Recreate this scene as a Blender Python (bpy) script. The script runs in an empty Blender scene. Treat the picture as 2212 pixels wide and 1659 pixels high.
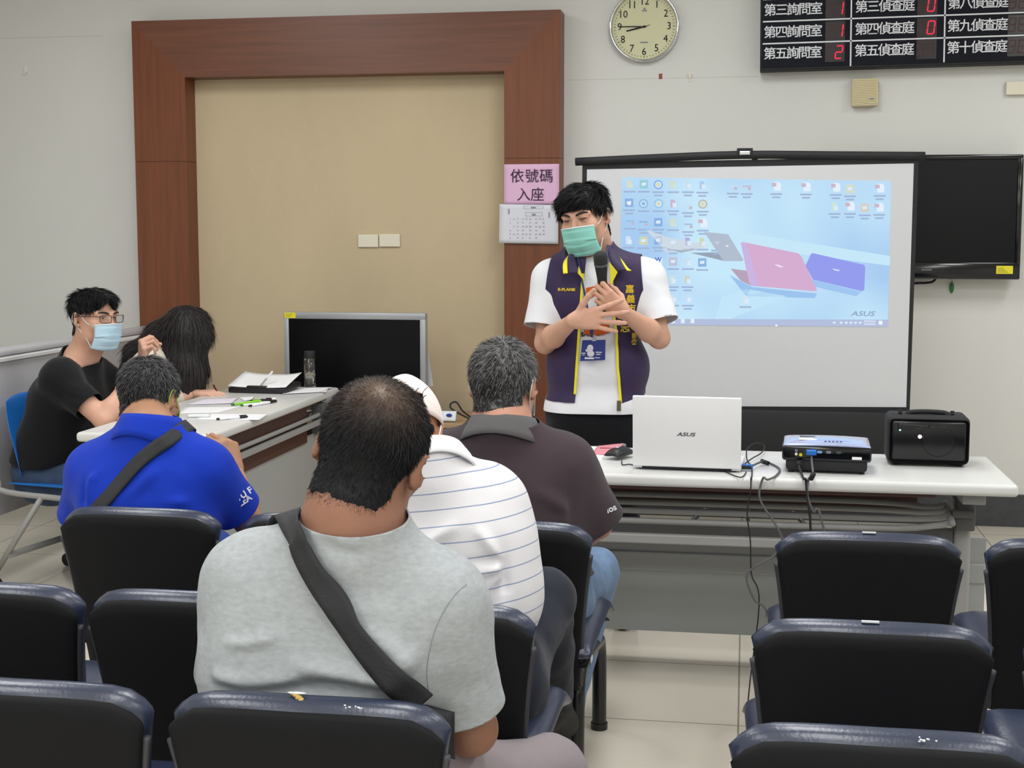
import bpy, bmesh, math, random
import numpy as np
from mathutils import Vector, Matrix, Quaternion
random.seed(7); RNG = np.random.default_rng(7)
SC = bpy.context.scene; COL = SC.collection
PI = math.pi
# ---------------------------------------------------------------- camera (photo taken as 2212 x 1659)
FPX, CAMH = 3000.0, 1.5
PHI = math.atan(320 / FPX); YAW = math.radians(9.55)
cam_d = bpy.data.cameras.new('camera'); cam = bpy.data.objects.new('camera', cam_d); COL.objects.link(cam)
cam_d.sensor_width = 36; cam_d.lens = 36 * FPX / 2212; cam_d.clip_start = 0.05
cam.location = (0, 0, CAMH); cam.rotation_euler = (PI / 2 - PHI, 0, YAW)
SC.camera = cam
vs = SC.view_settings; vs.view_transform = 'Standard'; vs.look = 'None'; vs.gamma = 1; vs.use_curve_mapping = False
vs.exposure = 0.0
w = bpy.data.worlds.new('world'); SC.world = w; w.use_nodes = True
w.node_tree.nodes['Background'].inputs[0].default_value = (0.8, 0.85, 0.9, 1)
w.node_tree.nodes['Background'].inputs[1].default_value = 0.05
for lx in (-2.6, -0.2, 2.2):
    for ly in (-1.8, 0.6, 3.0, 5.4):
        ld = bpy.data.lights.new('ceiling_lamp', 'AREA'); ld.shape = 'RECTANGLE'; ld.size = 0.6; ld.size_y = 1.2
        ld.energy = 25.5 if ly > 5 else 29.5; ld.color = (0.975, 0.99, 1.0)
        lo = bpy.data.objects.new('ceiling_lamp', ld); COL.objects.link(lo); lo.location = (lx, ly, 3.18)
# ---------------------------------------------------------------- pixel of the photo -> point of the room
_f = Vector((-math.sin(YAW) * math.cos(PHI), math.cos(YAW) * math.cos(PHI), -math.sin(PHI)))
_r = Vector((math.cos(YAW), math.sin(YAW), 0)); _u = _r.cross(_f)
def ray(x, y): return _f + _r * ((x - 1106) / FPX) - _u * ((y - 829.5) / FPX)
def W(x, y, Y):
    d = ray(x, y); return Vector((0, 0, CAMH)) + d * (Y / d.y)
def Wz(x, y, z):
    d = ray(x, y); return Vector((0, 0, CAMH)) + d * ((z - CAMH) / d.z)
V = Vector
def proj(p):
    v = Vector(p) - Vector((0, 0, CAMH)); c = v.dot(_f); return 1106 + FPX * v.dot(_r) / c, 829.5 - FPX * v.dot(_u) / c
# ---------------------------------------------------------------- materials
def lin(c):
    if isinstance(c, str): c = [int(c[i:i + 2], 16) for i in (1, 3, 5)]
    return tuple(((v / 255) / 12.92 if v / 255 <= 0.04045 else ((v / 255 + 0.055) / 1.055) ** 2.4) for v in c) + (1,)
MATS = {}
def mat(name, col, rough=0.5, metal=0.0, spec=0.5, emit=None, estr=1.0, bump=None, var=None, coat=0.0, trans=0.0, sss=0.0, sheen=0.0):
    """col: sRGB.  bump=(scale, strength[, stretch]); var=(scale, amount[, stretch]) noise on the colour."""
    m = bpy.data.materials.new(name); m.use_nodes = True; nt = m.node_tree; b = nt.nodes['Principled BSDF']
    b.inputs['Base Color'].default_value = lin(col); b.inputs['Roughness'].default_value = rough
    b.inputs['Metallic'].default_value = metal; b.inputs['Specular IOR Level'].default_value = spec
    b.inputs['Coat Weight'].default_value = coat; b.inputs['Transmission Weight'].default_value = trans
    if sss: b.inputs['Subsurface Weight'].default_value = sss; b.inputs['Subsurface Radius'].default_value = (0.01, 0.004, 0.002)
    if sheen: b.inputs['Sheen Weight'].default_value = sheen
    if emit:
        b.inputs['Emission Color'].default_value = lin(emit); b.inputs['Emission Strength'].default_value = estr
    L = nt.links
    def noise(scale, stretch, detail=4):
        tc = nt.nodes.new('ShaderNodeTexCoord'); mp = nt.nodes.new('ShaderNodeMapping'); n = nt.nodes.new('ShaderNodeTexNoise')
        mp.inputs['Scale'].default_value = stretch; n.inputs['Scale'].default_value = scale; n.inputs['Detail'].default_value = detail
        L.new(tc.outputs['Object'], mp.inputs[0]); L.new(mp.outputs[0], n.inputs['Vector']); return n
    if var:
        n = noise(var[0], var[2] if len(var) > 2 else (1, 1, 1)); r = nt.nodes.new('ShaderNodeValToRGB')
        c = lin(col); a = var[1]
        r.color_ramp.elements[0].position = 0.3; r.color_ramp.elements[1].position = 0.7
        r.color_ramp.elements[0].color = tuple(max(0, v * (1 - a)) for v in c[:3]) + (1,)
        r.color_ramp.elements[1].color = tuple(min(1, v * (1 + a)) for v in c[:3]) + (1,)
        L.new(n.outputs['Fac'], r.inputs[0]); L.new(r.outputs[0], b.inputs['Base Color'])
    if bump:
        n = noise(bump[0], bump[2] if len(bump) > 2 else (1, 1, 1)); bp = nt.nodes.new('ShaderNodeBump')
        bp.inputs['Strength'].default_value = bump[1]; bp.inputs['Distance'].default_value = 0.01
        L.new(n.outputs['Fac'], bp.inputs['Height']); L.new(bp.outputs[0], b.inputs['Normal'])
    MATS[name] = m; return m
def floor_mat():
    m = mat('polished_tile', '#d2c9b8', 0.16); nt = m.node_tree; b = nt.nodes['Principled BSDF']
    tc = nt.nodes.new('ShaderNodeTexCoord'); br = nt.nodes.new('ShaderNodeTexBrick')
    br.offset = 0; br.inputs['Scale'].default_value = 1; br.inputs['Mortar Size'].default_value = 0.003
    br.inputs['Brick Width'].default_value = 0.6; br.inputs['Row Height'].default_value = 0.6
    br.inputs['Color1'].default_value = lin('#e6decf'); br.inputs['Color2'].default_value = lin('#e1d8c8'); br.inputs['Mortar'].default_value = lin('#9a9284')
    n = nt.nodes.new('ShaderNodeTexNoise'); n.inputs['Scale'].default_value = 3; n.inputs['Detail'].default_value = 8
    mx = nt.nodes.new('ShaderNodeMix'); mx.data_type = 'RGBA'; mx.blend_type = 'MULTIPLY'; mx.inputs[0].default_value = 0.12
    nt.links.new(tc.outputs['Object'], br.inputs['Vector']); nt.links.new(tc.outputs['Object'], n.inputs['Vector'])
    nt.links.new(br.outputs['Color'], mx.inputs[6]); nt.links.new(n.outputs['Fac'], mx.inputs[7]); nt.links.new(mx.outputs[2], b.inputs['Base Color'])
    return m
M = dict(
    wall=mat('wall_paint', '#dededa', 0.75, spec=0.3, bump=(60, 0.03), var=(0.9, 0.03)),
    ceil=mat('ceiling_paint', '#e8e8e4', 0.9), floor=floor_mat(),
    stone=mat('dark_stone', '#3c3f42', 0.35, var=(25, 0.15)),
    tan=mat('tan_wallcovering', '#cdbb9b', 0.85, spec=0.25, bump=(260, 0.12), var=(1.6, 0.07, (1, 1, 0.35))),
    wood=mat('red_brown_veneer', '#754023', 0.42, var=(9, 0.16, (6, 6, 0.25))),
    woodh=mat('red_brown_veneer_lengthwise', '#6f4330', 0.42, var=(9, 0.16, (0.25, 6, 6))),
    groove=mat('dark_groove', '#3a1d15', 0.7),
    black=mat('black_plastic', '#131417', 0.45), blackg=mat('black_gloss', '#0b0c0f', 0.12), blackm=mat('black_matte', '#17181b', 0.7),
    screen_off=mat('dark_display', '#06070b', 0.3, spec=0.2), steel=mat('black_steel_tube', '#101114', 0.28, spec=0.6),
    grey=mat('grey_metal', '#9a9a98', 0.5), greyd=mat('dark_grey_metal', '#5a5b5c', 0.5), greyp=mat('grey_panel', '#a3a6a5', 0.55),
    top=mat('light_laminate', '#d8d8d6', 0.32, var=(6, 0.02)), edge=mat('pale_edge_band', '#d2d2ce', 0.4),
    brown=mat('dark_brown_board', '#4a302a', 0.5), chrome=mat('chrome', '#d5d5d8', 0.12, metal=1.0),
    silver=mat('silver_plastic', '#a9acb0', 0.35, metal=0.3), white=mat('white_plastic', '#e9e9ea', 0.35),
    paper=mat('white_paper', '#eeeef0', 0.8, spec=0.2), pink=mat('pink_paper', '#e6bcdc', 0.8, spec=0.2), ink=mat('black_ink', '#26222c', 0.8, spec=0.1),
    inkg=mat('grey_ink', '#8a8a96', 0.8, spec=0.1), beige=mat('beige_plastic', '#d8cda6', 0.5), plate=mat('ivory_plastic', '#e6e0cc', 0.4),
    yellow=mat('yellow_sticker', '#e8dc2c', 0.6), navy=mat('navy_vinyl', '#2a3248', 0.3, spec=0.75, bump=(180, 0.06)),
    shell=mat('black_seat_shell', '#121316', 0.75, spec=0.22, bump=(320, 0.05)), shelledge=mat('grey_seat_edge', '#3b3b42', 0.5),
    white_ink=mat('white_ink', '#e2e4ea', 0.6), board=mat('black_board_face', '#14161f', 0.6, spec=0.15),
    red_on=mat('lit_red_segment', '#500010', 0.5, emit='#ff1440', estr=1.1), red_off=mat('unlit_red_segment', '#3a1418', 0.5),
    face=mat('clock_dial', '#d3d2ab', 0.5), canvas=mat('projection_fabric', '#cbcdd0', 0.8, spec=0.2),
    blue_plastic=mat('blue_plastic', '#1c6fc4', 0.4), green=mat('green_plastic', '#2f7a44', 0.5), lime=mat('lime_plastic', '#8fd640', 0.5),
    woodo=mat('orange_wood', '#a5692f', 0.45, var=(8, 0.18, (6, 6, 0.4))), red=mat('red_print', '#d98c96', 0.7), tape=mat('brown_tape', '#8a4a34', 0.6),
    led=mat('blue_led', '#103050', 0.5, emit='#7ad8ff', estr=6), ledw=mat('pink_white_lamp', '#503040', 0.5, emit='#ffd8e8', estr=7),
    torn=mat('torn_foam', '#c9a860', 0.9), tornw=mat('worn_vinyl_backing', '#d9dce2', 0.8))
# ---------------------------------------------------------------- mesh helpers
class MB:
    def __init__(s): s.bm = bmesh.new()
    def box(s, x0, x1, y0, y1, z0, z1, bev=0.0, seg=2, mtx=None):
        g = bmesh.ops.create_cube(s.bm, size=1)['verts']
        for v in g: v.co = V(((x0 + x1) / 2 + v.co.x * (x1 - x0), (y0 + y1) / 2 + v.co.y * (y1 - y0), (z0 + z1) / 2 + v.co.z * (z1 - z0)))
        if bev:
            es = list({e for v in g for e in v.link_edges})
            r = bmesh.ops.bevel(s.bm, geom=es, offset=bev, segments=seg, profile=0.5, affect='EDGES'); g = list({v for f in r['faces'] for v in f.verts} | {v for v in g if v.is_valid})
        if mtx is not None: bmesh.ops.transform(s.bm, matrix=mtx, verts=g)
        return s
    def cyl(s, a, b, r0, r1=None, seg=16, cap=True):
        a, b = V(a), V(b); r1 = r0 if r1 is None else r1; d = (b - a); q = d.to_track_quat('Z', 'Y')
        m = Matrix.Translation((a + b) / 2) @ q.to_matrix().to_4x4()
        bmesh.ops.create_cone(s.bm, cap_ends=cap, segments=seg, radius1=r0, radius2=r1, depth=d.length, matrix=m); return s
    def sph(s, c, r, seg=14, mtx=None):
        r = (r, r, r) if not hasattr(r, '__len__') else r
        m = Matrix.Translation(V(c)) @ (mtx or Matrix()) @ Matrix.Diagonal((r[0], r[1], r[2], 1))
        bmesh.ops.create_uvsphere(s.bm, u_segments=seg, v_segments=max(6, seg * 2 // 3), radius=1, matrix=m); return s
    def tube(s, pts, r, seg=8, sub=6, cap=True):
        P = spline(pts, sub) if sub else [V(p) for p in pts]
        n = len(P); rr = r if callable(r) else (lambda t: r)
        T = [(P[min(i + 1, n - 1)] - P[max(i - 1, 0)]).normalized() for i in range(n)]
        nx = T[0].orthogonal().normalized(); rings = []
        for i in range(n):
            nx = (nx - T[i] * nx.dot(T[i])).normalized(); ny = T[i].cross(nx); q = rr(i / (n - 1))
            rings.append([s.bm.verts.new(P[i] + (nx * math.cos(a) + ny * math.sin(a)) * q) for a in [2 * PI * k / seg for k in range(seg)]])
        for i in range(n - 1):
            for k in range(seg):
                s.bm.faces.new((rings[i][k], rings[i][(k + 1) % seg], rings[i + 1][(k + 1) % seg], rings[i + 1][k]))
        if cap: s.bm.faces.new(rings[0][::-1]); s.bm.faces.new(rings[-1])
        return s
    def poly(s, pts): s.bm.faces.new([s.bm.verts.new(V(p)) for p in pts]); return s
    def prism(s, pts, d):
        d = V(d); a = [s.bm.verts.new(V(p)) for p in pts]; b = [s.bm.verts.new(V(p) + d) for p in pts]; n = len(pts)
        s.bm.faces.new(a[::-1]); s.bm.faces.new(b)
        for i in range(n): s.bm.faces.new((a[i], a[(i + 1) % n], b[(i + 1) % n], b[i]))
        return s
    def lathe(s, prof, o, axis, seg=32):
        o = V(o); q = V(axis).to_track_quat('Z', 'Y'); R = []
        for (r, h) in prof:
            R.append([s.bm.verts.new(o + q @ V((r * math.cos(2 * PI * k / seg), r * math.sin(2 * PI * k / seg), h))) for k in range(seg)] if r > 1e-6 else [s.bm.verts.new(o + q @ V((0, 0, h)))])
        for A, B in zip(R, R[1:]):
            for k in range(seg):
                k2 = (k + 1) % seg
                f = ([A[k], A[k2], B[k2], B[k]] if len(A) > 1 and len(B) > 1 else [A[0], B[k2], B[k]] if len(A) == 1 and len(B) > 1 else [A[k], A[k2], B[0]] if len(A) > 1 else None)
                if f: s.bm.faces.new(f)
        return s
    def pillow(s, fn, nu, nv, T, p=8.0, q=None):
        """closed slab about the surface fn(u, v), u, v in -1..1; half thickness T falling off at the rim."""
        q = q or p; us = np.sin(np.linspace(-PI / 2, PI / 2, nu)); vv = np.sin(np.linspace(-PI / 2, PI / 2, nv)); G = {}
        for i, u in enumerate(us):
            for j, v in enumerate(vv):
                e = 1e-3; c = fn(u, v); du = fn(min(1, u + e), v) - fn(max(-1, u - e), v); dv = fn(u, min(1, v + e)) - fn(u, max(-1, v - e))
                n = du.cross(dv).normalized(); t = T(u, v) if callable(T) else T
                h = t * math.sqrt(max(0, 1 - abs(u) ** p)) * math.sqrt(max(0, 1 - abs(v) ** q))
                rim = i in (0, nu - 1) or j in (0, nv - 1); a = s.bm.verts.new(c + n * h)
                G[i, j] = (a, a if rim else s.bm.verts.new(c - n * h))
        for i in range(nu - 1):
            for j in range(nv - 1):
                for k in (0, 1):
                    f = [G[i, j][k], G[i + 1, j][k], G[i + 1, j + 1][k], G[i, j + 1][k]]
                    try: s.bm.faces.new(f if k == 0 else f[::-1])
                    except ValueError: pass
        return s
    def obj(s, name, m, parent=None, smooth=False, loc=None):
        me = bpy.data.meshes.new(name); bmesh.ops.recalc_face_normals(s.bm, faces=s.bm.faces); s.bm.to_mesh(me); s.bm.free()
        return link(name, me, m, parent, smooth)
def spline(pts, sub):
    P = [V(p) for p in pts]; out = []
    for i in range(len(P) - 1):
        a, b, c, d = P[max(i - 1, 0)], P[i], P[i + 1], P[min(i + 2, len(P) - 1)]
        for k in range(sub):
            t = k / sub
            out.append(0.5 * ((2 * b) + (c - a) * t + (2 * a - 5 * b + 4 * c - d) * t * t + (3 * b - a - 3 * c + d) * t ** 3))
    return out + [P[-1]]
def world_of(o):
    m = o.matrix_basis.copy()
    return world_of(o.parent) @ o.matrix_parent_inverse @ m if o.parent else m
def link(name, me, m, parent=None, smooth=False):
    o = bpy.data.objects.new(name, me); COL.objects.link(o)
    if m is not None: me.materials.append(M[m] if isinstance(m, str) else m)
    if smooth:
        me.polygons.foreach_set('use_smooth', [True] * len(me.polygons))
        if smooth == 'auto':
            try: me.set_sharp_from_angle(angle=math.radians(38))
            except Exception: pass
    if parent: o.parent = parent; o.matrix_parent_inverse = world_of(parent).inverted()
    return o
def thing(name, label, cat, loc=(0, 0, 0), group=None, o=None):
    if o is None:
        o = bpy.data.objects.new(name, None); COL.objects.link(o); o.location = loc; o.empty_display_size = 0.1
    o['label'] = label; o['category'] = cat
    if group: o['group'] = group
    return o
def struct(o): o['kind'] = 'structure'; return o
def text(name, s, size, m, parent, org, right, up, ext=0.0006, align='CENTER', sx=1.0, shear=0.0, bold=0.0):
    cu = bpy.data.curves.new(name, 'FONT'); cu.body = s; cu.size = size; cu.align_x = align; cu.align_y = 'CENTER'; cu.extrude = ext; cu.shear = shear; cu.offset = bold
    cu.resolution_u = 3
    t = bpy.data.objects.new(name, cu); me = bpy.data.meshes.new_from_object(t); bpy.data.objects.remove(t)
    r = V(right).normalized(); u = V(up); u = (u - r * u.dot(r)).normalized(); n = r.cross(u)
    mx = Matrix(((r.x * sx, u.x, n.x, org[0]), (r.y * sx, u.y, n.y, org[1]), (r.z * sx, u.z, n.z, org[2]), (0, 0, 0, 1)))
    me.transform(mx); me.materials.clear()
    return link(name, me, m, parent)
XR, ZU = V((1, 0, 0)), V((0, 0, 1))
def on_wall(px0, py0, px1, py1, Y):   # x0, x1, z0, z1 of a rectangle seen on the plane Y
    a, b = W(px0, py1, Y), W(px1, py0, Y); return a.x, b.x, a.z, b.z
# ================================================================ room shell
YW, YF = 7.42, 7.27
XL, XRT, YB, ZC = -4.7, 4.3, -3.2, 3.25
def slab(name, x0, x1, y0, y1, z0, z1, m): return struct(MB().box(x0, x1, y0, y1, z0, z1).obj(name, m))
slab('floor', XL - .1, XRT + .1, YB - .1, YW + .1, -.1, 0, 'floor')
slab('ceiling', XL - .1, XRT + .1, YB - .1, YW + .1, ZC, ZC + .1, 'ceil')
wb = slab('wall_back', XL - .1, XRT + .1, YW, YW + .12, 0, ZC, 'wall')
slab('wall_left', XL - .12, XL, YB, YW, 0, ZC, 'wall'); slab('wall_right', XRT, XRT + .12, YB, YW, 0, ZC, 'wall')
slab('wall_rear', XL, XRT, YB - .12, YB, 0, ZC, 'wall')
seam = MB()
a, b = W(1222, 173, YW), W(1640, 156, YW); seam.box(a.x, b.x, YW - .0006, YW, a.z - .0008, a.z + .0008)
a, b = W(0, 83, YW), W(222, 82, YW); seam.box(a.x, b.x, YW - .0006, YW, a.z - .0008, a.z + .0008)
seam.obj('plaster_seam', mat('seam_line', '#b9b8ae', 0.8), wb)
fx0, fx1, ix0, ix1 = W(284, 60, YF).x, W(1211, 60, YF).x, W(399, 170, YF).x, W(1089, 160, YF).x
fz, iz = W(750, 33, YF).z, W(750, 160, YF).z; jz = W(340, 349, YF).z
bb = MB()
for x0, x1 in ((XL, fx0), (fx1, XRT)): bb.box(x0, x1, YW - .012, YW, 0, .17, .002)
struct(bb.obj('baseboard_back', 'stone'))
d = (0, YW - .002 - YF, 0)
fr = MB(); g = .0012
fr.prism([(fx0, YF, 0), (ix0, YF, 0), (ix0, YF, jz - g), (fx0, YF, jz - g)], d)
fr.prism([(fx0, YF, jz + g), (ix0, YF, jz + g), (ix0, YF, iz), (fx0, YF, fz)], d)
fr.prism([(ix1, YF, 0), (fx1, YF, 0), (fx1, YF, jz - g), (ix1, YF, jz - g)], d)
fr.prism([(ix1, YF, jz + g), (fx1, YF, jz + g), (fx1, YF, fz), (ix1, YF, iz)], d)
frame = struct(fr.obj('trim_1', 'wood'))
MB().prism([(fx0, YF, fz), (ix0, YF, iz), (ix1, YF, iz), (fx1, YF, fz)], d).obj('head_board', 'woodh', frame)
gv = MB()
for x0, x1 in ((fx0, ix0), (ix1, fx1)): gv.box(x0 + .002, x1 - .002, YF + .002, YF + .05, jz - .003, jz + .003)
gv.obj('groove', 'groove', frame)
struct(MB().box(ix0, ix1, YW - .012, YW - .001, 0, iz).obj('wall_panel', 'tan'))
# ================================================================ wall things
def clock():
    c = W(1391.5, 57, YW - .03); R = (W(1468, 57, YW - .03).x - W(1315.5, 57, YW - .03).x) / 2
    t = thing('wall_clock', 'round chrome rimmed wall clock with cream dial showing quarter to nine', 'clock', (c.x, YW, c.z))
    o = (c.x, YW - .001, c.z); ax = (0, -1, 0)
    MB().lathe([(0, 0), (R * .97, 0), (R, .012), (R, .03), (R * .985, .043), (R * .95, .046), (R * .915, .036), (R * .905, .02), (R * .9, .016)], o, ax, 64).obj('rim', 'chrome', t, True)
    MB().lathe([(R * .91, .015), (R * .91, .018), (0, .018)], o, ax, 64).obj('dial', 'face', t)
    y = YW - .0200; n = R * .70
    for h in range(1, 13):
        a = PI / 2 - h * PI / 6; text('numeral', str(h), R * .29, 'ink', t, (c.x + n * math.cos(a), y, c.z + n * math.sin(a)), XR, ZU, sx=.92)
    tk = MB()
    for k in range(60):
        a = k * PI / 30; r0, r1, wd = R * .815, R * .86, (.0016 if k % 5 else .003)
        e = V((math.cos(a), 0, math.sin(a))); s = V((-math.sin(a), 0, math.cos(a))) * wd; o2 = V((c.x, y, c.z))
        tk.prism([o2 + e * r0 - s, o2 + e * r1 - s, o2 + e * r1 + s, o2 + e * r0 + s], (0, -.0006, 0))
    tk.obj('minute_marks', mat('olive_ink', '#86836a', .8), t)
    tri = MB(); s = R * .075
    tri.prism([(c.x - s * .6, y, c.z + R * .47), (c.x + s * .6, y, c.z + R * .47), (c.x, y, c.z + R * .54)], (0, -.0006, 0)); tri.box(c.x - s, c.x + s, y - .0006, y, c.z + R * .425, c.z + R * .455)
    tri.obj('dial_emblem', 'inkg', t)
    MB().box(c.x - R * .11, c.x + R * .11, y - .0006, y, c.z - R * .455, c.z - R * .42).obj('dial_print', 'inkg', t)
    def hand(name, ang, ln, tail, wd, m, dy):
        e = V((math.cos(ang), 0, math.sin(ang))); s = V((-e.z, 0, e.x)) * wd; o2 = V((c.x, YW - .021 - dy, c.z))
        MB().prism([o2 - e * tail - s * .6, o2 + e * ln * .3 - s, o2 + e * ln - s * .8, o2 + e * ln + s * .8, o2 + e * ln * .3 + s, o2 - e * tail + s * .6], (0, -.001, 0)).obj(name, m, t)
    hand('hour_hand', PI + .22, R * .52, R * .06, R * .022, 'ink', .001)
    hand('minute_hand', PI - .02, R * .74, R * .07, R * .014, 'ink', .003)
    hand('second_hand', .28, R * .18, R * .2, R * .007, mat('maroon_metal', '#6a3a38', .5), .005)
    MB().cyl((c.x, YW - .02, c.z), (c.x, YW - .029, c.z), R * .03, seg=16).obj('hand_hub', 'ink', t)
clock()
def seg_digit(lit, org, rt, up, n, hgt, on, off):
    w = hgt * .52; t = hgt * .1; S = {'a': (0, 1, 1, 1), 'b': (1, 1, 1, .5), 'c': (1, .5, 1, 0), 'd': (0, 0, 1, 0), 'e': (0, .5, 0, 0), 'f': (0, 1, 0, .5), 'g': (0, .5, 1, .5)}
    for k, (x0, z0, x1, z1) in S.items():
        P = lambda x, z: org + rt * ((x - .5) * w + (z - .5) * hgt * .12) + up * ((z - .5) * hgt)
        a, b = P(x0, z0), P(x1, z1); e = (b - a).normalized(); s = e.cross(n).normalized() * t * .5; a += e * t * .55; b -= e * t * .55
        (on if k in lit else off).prism([a - e * t * .4, a + s, b + s, b + e * t * .4, b - s, a - s], n * .001)
SEGS = {'0': 'abcdef', '1': 'bc', '2': 'abged', '': ''}
def board():
    Yb = YW - .1; bl = W(1642, 153, Yb); bx = 1.62; rot = math.radians(.62)
    rt = V((math.cos(rot), 0, math.sin(rot))); up = V((-math.sin(rot), 0, math.cos(rot))); n = V((0, -1, 0))
    hgt = .74
    t = thing('queue_display_board', 'black wall board listing rooms in white Chinese characters beside red digits', 'display board', (bl.x, YW, bl.z))
    B = lambda x, z, y=0: bl + rt * x + up * z + n * y
    mx = Matrix(((rt.x, 0, up.x, bl.x), (rt.y, 1, up.y, bl.y), (rt.z, 0, up.z, bl.z), (0, 0, 0, 1)))
    MB().box(0, bx, 0, .098, 0, hgt, .004, 1, mx).obj('housing', 'blackm', t)
    MB().box(.008, bx - .008, -.003, 0, .012, hgt - .01, 0, 1, mx).obj('face_panel', 'board', t)
    def uv(px, py):
        q = W(px, py, Yb) - bl; return q.dot(rt), q.dot(up)
    gl = MB(); c1, c2 = uv(1838, 80)[0], uv(2040, 80)[0]; zb = uv(1838, 143)[1]
    r2, r1 = uv(1740, 92)[1], uv(1740, 44)[1]; rh = r1 - r2
    for c, z0 in ((c1, zb), (c2, zb + .005)): gl.box(c - .0035, c + .0035, -.0045, -.003, z0, hgt - .02, 0, 1, mx)
    for z in (r2, r1, r1 + rh, r1 + 2 * rh): gl.box(.012, bx - .012, -.0045, -.003, z - .0035, z + .0035, 0, 1, mx)
    gl.obj('grid_lines', 'white_ink', t)
    rows = [('第三詢問室', '1', '第三偵查庭', '0', '第八偵查庭', ''), ('第四詢問室', '1', '第四偵查庭', '0', '第九偵查庭', ''), ('第五詢問室', '2', '第五偵查庭', '', '第十偵查庭', '1')]
    cols = [uv(1713, 65)[0], uv(1911, 57)[0], uv(2112, 48)[0]]; dg = [uv(1805, 60)[0], uv(2003, 57)[0], uv(2200, 50)[0]]
    for i, row in enumerate(rows):
        z = r2 + rh * .5 + rh * (1 - i) - .002 + (.004 if i == 2 else 0)
        for k in range(3):
            for q, ch in enumerate(row[2 * k]):
                text('character', ch, .064, 'white_ink', t, B(cols[k] + (q - 2) * .0572, z, .0032), rt, up, ext=.0004, bold=.0007)
            pw = MB().box(dg[k] - .05, dg[k] + .046, -.0038, -.003, z - .047, z + .047, 0, 1, mx).obj('digit_window', MATS.get('smoked_red_window') or mat('smoked_red_window', '#1f1519', .3), t)
            for s, val in ((-1, ''), (1, row[2 * k + 1])):
                on, off = MB(), MB(); seg_digit(SEGS[val], B(dg[k] - .006 + s * .024, z, .0042), rt, up, n, .062, on, off)
                off.obj('unlit_segments', 'red_off', pw)
                if val: on.obj('lit_digit', 'red_on', pw)
                else: on.bm.free()
board()
x0, x1, z0, z1 = on_wall(1840, 168, 1898, 229, YW - .06)
t = thing('wall_speaker', 'small square cream loudspeaker box with slotted front on the wall under the black board', 'speaker', ((x0 + x1) / 2, YW, z0))
mx = Matrix.Translation(V(((x0 + x1) / 2, 0, (z0 + z1) / 2))) @ Matrix.Rotation(math.radians(-1.5), 4, 'Y') @ Matrix.Translation(V((-(x0 + x1) / 2, 0, -(z0 + z1) / 2)))
MB().box(x0, x1, YW - .055, YW - .001, z0, z1, .008, 2, mx).obj('cabinet', 'beige', t)
g = MB()
for k in range(15):
    z = z0 + (z1 - z0) * (.1 + .84 * k / 14); g.box(x0 + .008, x1 - .008, YW - .059, YW - .054, z - .0028, z + .0028, .001, 1, mx)
g.obj('grille', 'beige', t)
MB().box(x1 - .042, x1 - .022, YW - .0598, YW - .058, z0 + .03, z0 + .038, 0, 1, mx).obj('badge', 'inkg', t)
def plate(px, name, label, cat, th=.012, m='plate'):
    x0, x1, z0, z1 = on_wall(*px, YW); o = MB().box(x0, x1, YW - th - (.012 if px[0] < 1000 else 0), YW - .0005 - (.012 if px[0] < 1000 else 0), z0, z1, .003).obj(name, m); return thing(name, label, cat, o=o)
plate((776, 507, 819, 534), 'blank_wall_plate', 'ivory blank cover plate on tan panel, left one of the pair', 'wall plate')
plate((821.5, 506, 866, 533), 'blank_wall_plate', 'ivory blank cover plate on tan panel, right one of the pair', 'wall plate')
plate((2171, 176, 2240, 206), 'junction_box', 'ivory rectangular junction box at the edge right of the cream loudspeaker', 'junction box', .03)
c = W(56, 152, YW); hk = MB().box(c.x - .01, c.x + .01, YW - .006, YW, c.z - .012, c.z + .024, .002).tube([(c.x, YW - .004, c.z - .008), (c.x, YW - .016, c.z - .022), (c.x, YW - .024, c.z - .012)], .0035, 8)
thing('', 'small white adhesive hook high on the wall left of the wooden portal', 'hook', o=hk.obj('wall_hook', 'white', smooth='auto'))
c = W(1490, 165, YW); hk = MB().box(c.x - .004, c.x + .004, YW - .005, YW, c.z - .03, c.z + .012, .001)
for s in (-1, 1): hk.tube([(c.x, YW - .004, c.z - .012), (c.x + s * .014, YW - .008, c.z + .012)], .0022, 6)
thing('', 'small pale forked hook on the wall between clock and black board', 'hook', o=hk.obj('wall_hook', 'plate', smooth='auto'))
c = W(1427, 165, YW); thing('', 'scrap of brown tape stuck on the wall below the clock', 'tape', o=MB().box(c.x - .009, c.x + .009, YW - .0008, YW - .0001, c.z - .014, c.z + .014).obj('tape_scrap', 'tape'))
def sheet(name, px, Y, m, curl=.004):
    """paper hung on the plane Y, given by four photo corners tl, tr, br, bl."""
    q = [W(x, y, Y) for x, y in px]; s = MB(); N = 10; G = {}
    for i in range(N + 1):
        for j in range(N + 1):
            u, v = i / N, j / N; p = (q[0] * (1 - u) + q[1] * u) * (1 - v) + (q[3] * (1 - u) + q[2] * u) * v
            p.y -= curl * (v ** 2 + .3 * math.sin(u * 5) * v); G[i, j] = s.bm.verts.new(p)
    for i in range(N):
        for j in range(N): s.bm.faces.new((G[i, j], G[i + 1, j], G[i + 1, j + 1], G[i, j + 1]))
    o = s.obj(name, m, smooth=True); md = o.modifiers.new('thickness', 'SOLIDIFY'); md.thickness = .0004; return o
ps = sheet('paper_sign', [(1089, 355), (1208, 354), (1208, 442), (1089, 442)], YF - .002, 'pink', .002)
thing('', 'pink paper notice with large black Chinese characters taped to the right wooden post', 'paper sign', o=ps)
for s_, xs, y in (('依號碼', (1117, 1149, 1180), 382), ('入座', (1131, 1161), 422)):
    for ch, px in zip(s_, xs): text('character', ch, .075, mat('plum_ink', '#3c2440', .8), ps, W(px, y, YF - .0065), XR, ZU, .0003)
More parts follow.
